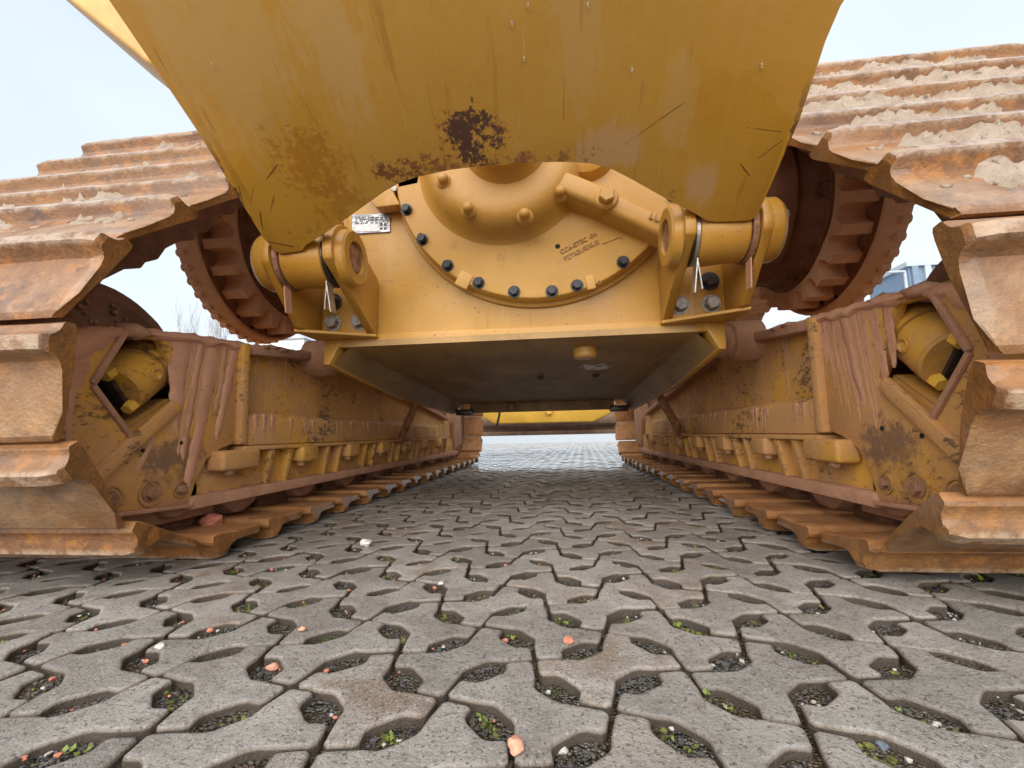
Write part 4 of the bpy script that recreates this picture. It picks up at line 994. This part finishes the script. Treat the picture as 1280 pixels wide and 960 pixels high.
# ---- sprockets and final drives
for s in (-1, 1):
    NT_ = 25; pts = []
    for k in range(NT_):
        va = 360/NT_
        for i in range(13):
            t = i/12; r = .388-.056*math.sqrt(max(0, 1-(2*t-1)**2)); a = R(va*(k+.17+.66*t)); pts.append((SY+r*math.cos(a), SZ+r*math.sin(a)))
    b = MB(); n = len(pts); xa, xb = 1.045, 1.135
    ring_ = lambda x, rr: [(s*x, SY+rr*math.cos(2*math.pi*i/n+R(1)), SZ+rr*math.sin(2*math.pi*i/n+R(1))) for i in range(n)]
    b.add([(s*xa, y, z) for y, z in pts]+[(s*xb, y, z) for y, z in pts]+ring_(xa, .27)+ring_(xb, .27), [(i, (i+1) % n, n+(i+1) % n, n+i) for i in range(n)]+[(2*n+i, 2*n+(i+1) % n, (i+1) % n, i) for i in range(n)]+[(3*n+i, 3*n+(i+1) % n, n+(i+1) % n, n+i) for i in range(n)])
    spr = b.build('sprocket', M_sprk, dozer, ang=40)
    b = MB(); b.lathe((s*1.135, SY, SZ), (s, 0, 0), [(0, .28), (0, .30), (.045, .31), (.05, .392), (.008, .398), (.004, .404), (.008, .412), (.05, .418), (.085, .414), (.095, .40), (.095, .28)], 96, caps=False); b.build('sprocket_rim', M_sprk, spr)
    b = MB()
    for k in range(NT_*2):
        a = R(360*(k+.5)/(NT_*2)); c = Vector((s*1.205, SY+.413*math.cos(a), SZ+.413*math.sin(a)))
        b.lathe(c, (s, 0, 0), [(-.022, .009), (-.016, .015), (.012, .015), (.014, .008)], 10)
    tag(b.build('sprocket_teeth', M_sprk, spr), kind='stuff')
    b = MB()
    for k in range(NT_):
        a = R(360*(k+.5)/NT_); b.lathe((s*1.1845, SY+.366*math.cos(a), SZ+.366*math.sin(a)), (-s, 0, 0), [(0, .009), (.004, .009)], 10)
    tag(b.build('sprocket_holes', M_hole, spr), kind='stuff')
    # clay packed between teeth and rim
    b = MB(); b.lathe((s*.60, SY, SZ), (s, 0, 0), [(0, .22), (.10, .235), (.16, .25), (.22, .272), (.30, .285), (.34, .29), (.36, .275), (.40, .285), (.42, .296), (.43, .30), (.435, .312), (.45, .312)], 72)
    me = b.mesh('final_drive')
    for v in me.vertices:
        p = v.co; k = .010*mnoise.noise((p.x*9, p.y*9, p.z*9+s*4)); v.co.y += k; v.co.z += .008*mnoise.noise((p.x*9+5, p.y*9, p.z*9))
    fd = link('final_drive', me, M_drum, dozer)
    for k in range(24):
        a = R(15*k+4); b = MB(); b.hexbolt((s*1.031, SY+.290*math.cos(a), SZ+.290*math.sin(a)), (-s, 0, 0), .014, .022); b.build('flange_bolt', M_drum, fd)
    b = MB(); b.lathe((s*1.030, SY, SZ), (s, 0, 0), [(0, .27), (0, .306), (.014, .312), (.0145, .27)], 72, caps=False); b.build('clamp_ring', M_drum, fd)
    b = MB(); b.cyl((s*.40, SY, SZ), (s*.62, SY, SZ), .20, 40); b.build('axle_housing', M_drum, dozer)

# ---- front: cross member, hose, blade
b = MB(); z0, z1 = .40, .66
b.prism([(-.80, z1), (-.80, .50), (-.62, z0), (.50, z0), (.72, .50), (.72, z1)], XZ, 5.0, 5.3); fm = b.build('front_beam', M_yel, dozer, .02)
b = MB(); b.hexbolt(at_y(686, 514, 4.999), DN, .045, .03); b.build('beam_bolt', M_yel, fm)
b = MB(); p0 = at_y(625, 505, 4.6); p1 = at_y(621, 533, 4.6); b.tube([p0, p0.lerp(p1, .5)+Vector((.01, 0, 0)), p1], .012, 8); b.build('hose', M_black, dozer)
b = MB(); pts = []
for i in range(9):
    t = i/8; pts.append((5.62+.16*math.sin(math.pi*t), .262+1.25*t))
prf = pts+[(y+.03, z) for y, z in reversed(pts)]
b.prism(prf, lambda a, c, d: (d, a, c), -1.95, 1.95); bl = b.build('blade', M_blade, dozer)
b = MB(); b.box((0, 5.60, .285), (3.9, .03, .05)); b.build('cutting_edge', M_blade, bl, .005)
b = MB(); b.box((0, 5.58, .44), (3.6, .08, .10)); b.build('blade_stiffener', M_blade, bl, .01)

# loose stone resting on the left track
p = at_x(265, 651, -.83); pebble('brick_chip', Vector((p.x, p.y, p.z-.02)), .026, M_stone_red, 'rounded red stone resting on the left track beside a roller', 'stone', 21, .75)

# ------------------------------------------------------------------ surroundings
def wall_mat(name, c, sc=3): return simple(name, c, .7, 0, .08, sc, .1)
M_wall = wall_mat('white_render_wall', (.74, .75, .76)); M_roof = wall_mat('pale_grey_sheet_roof', (.42, .46, .50)); M_blue = wall_mat('blue_grey_cladding', (.16, .22, .30)); M_glass = simple('dark_window_glass', (.05, .07, .09), .1, 0, .2, 3, .0)
# long white hall on the right
b = MB(); Yh = 24.0
zl = lambda u, v, y=Yh: at_y(u, v, y)
g = [(9.2, 0), (19.0, 0), (19.0, 6.6), (14.6, 7.4), (9.2, 5.2)]
hall = bpy.data.objects.new('white_hall', None); COL.objects.link(hall); hall.location = (14, Yh, 0)
def w2(o, root):
    o.parent = root; o.matrix_parent_inverse = Matrix.Translation(-Vector(root.location)); return o
b = MB(); b.prism([(9.2, -.05), (18.2, -.05), (18.2, 6.9), (9.2, 5.0)], XZ, Yh, Yh+12); w2(b.build('wall', M_wall), hall)
b = MB(); b.prism([(8.9, 4.95), (18.4, 6.96), (18.4, 7.2), (8.9, 5.2)], XZ, Yh-.4, Yh+12.4); w2(b.build('roof', M_roof), hall)
for k in range(4):
    b = MB(); b.box((10.4+k*2.1, Yh-.03, 2.0), (1.2, .12, 1.3)); w2(b.build('window', M_glass), hall)
tag(hall, 'white hall with a pale sloping roof seen under the right sprocket', 'building')
tower = bpy.data.objects.new('blue_grey_tower', None); COL.objects.link(tower); tower.location = (19, 25, 0)
b = MB(); b.box((20.3, 26.2, 4.3), (3.2, 3, 8.7)); w2(b.build('wall', M_blue), tower)
for k in range(5):
    b = MB(); b.box((18.95+k*.62, 24.63, 4.4), (.30, .14, 8.6)); w2(b.build('cladding_panel', M_roof if k % 2 else M_blue), tower)
b = MB(); b.box((20.3, 26.2, 8.75), (3.5, 3.3, .25)); w2(b.build('roof', M_roof), tower)
tag(tower, 'blue grey clad tower behind the right track', 'building')
lamp = bpy.data.objects.new('light_pole', None); COL.objects.link(lamp); lamp.location = (17.4, 23.2, 0)
b = MB(); b.tube([(17.4, 23.2, -.05), (17.4, 23.2, 4), (17.4, 23.2, 7.9)], [.11, .09, .06], 10); w2(b.build('pole', M_roof), lamp)
b = MB(); b.box((17.0, 23.2, 7.9), (.8, .16, .10)); w2(b.build('lamp_head', M_roof, None, .02), lamp)
tag(lamp, 'slim grey light pole in front of the white hall', 'light pole')
shed = bpy.data.objects.new('white_shed', None); COL.objects.link(shed); shed.location = (-17, 26, 0)
b = MB(); b.box((-17.6, 27.5, 3.3), (3.2, 3, 6.7)); w2(b.build('wall', M_wall), shed)
b = MB(); b.prism([(-19.4, 6.6), (-15.8, 6.6), (-17.6, 7.5)], XZ, 25.8, 29.2); w2(b.build('roof', M_roof), shed)
b = MB(); b.box((-17.6, 25.98, 4.5), (1.1, .12, 1.2)); w2(b.build('window', M_glass), shed)
tag(shed, 'white shed with a low gable seen over the left track frame', 'shed')
# bare winter trees on the left
M_bark = simple('hazy_winter_bark', (.42, .40, .38), .9, 0, .3, 12, .3)  # bark lightened: distance haze is put into its colour
def tree(x, y, hgt, seed, label):
    rg = random.Random(seed); root = bpy.data.objects.new('bare_tree', None); COL.objects.link(root); root.location = (x, y, 0)
    bt = MB(); bc = MB()
    def grow(p, d, ln, r, lvl):
        mid = p+d*ln*.5+Vector((rg.uniform(-.06, .06), rg.uniform(-.06, .06), 0))*ln; q = p+d*ln
        (bt if lvl == 0 else bc).tube([p, mid, q], [r, r*.85, r*.65], 6 if lvl < 2 else 4)
        if lvl >= 5: return
        for k in range(3 if lvl < 4 else 2):
            a = rg.uniform(0, 6.28); sp = rg.uniform(.25, .75); e = Vector((math.cos(a)*sp, math.sin(a)*sp, 1)).normalized(); nd = (d*.55+e*.6+Vector((0, 0, .12))).normalized()
            grow(p+d*ln*rg.uniform(.65, 1.0), nd, ln*rg.uniform(.62, .82), r*.58, lvl+1)
    grow(Vector((0, 0, -.1)), Vector((rg.uniform(-.05, .05), 0, 1)).normalized(), hgt*.30, hgt*.009, 0)
    bt.build('trunk', M_bark, root); bc.build('crown', M_bark, root)
    tag(root, label, 'tree', 'bare trees beyond the left track')
for i, (x, y, hg, lb) in enumerate(((-27.5, 30, 12.0, 'bare tree farthest left behind the left sprocket'), (-24.6, 29, 11.2, 'tall bare tree left of the white shed'), (-22.0, 31, 11.6, 'twiggy bare tree just left of the white shed'), (-19.2, 32, 11.0, 'bare tree rising behind the white shed'), (-16.0, 31, 10.6, 'bare tree right of the white shed'), (-13.2, 30, 9.6, 'small bare tree beside the hinge bracket'))):
    tree(x, y, hg, 40+i, lb)
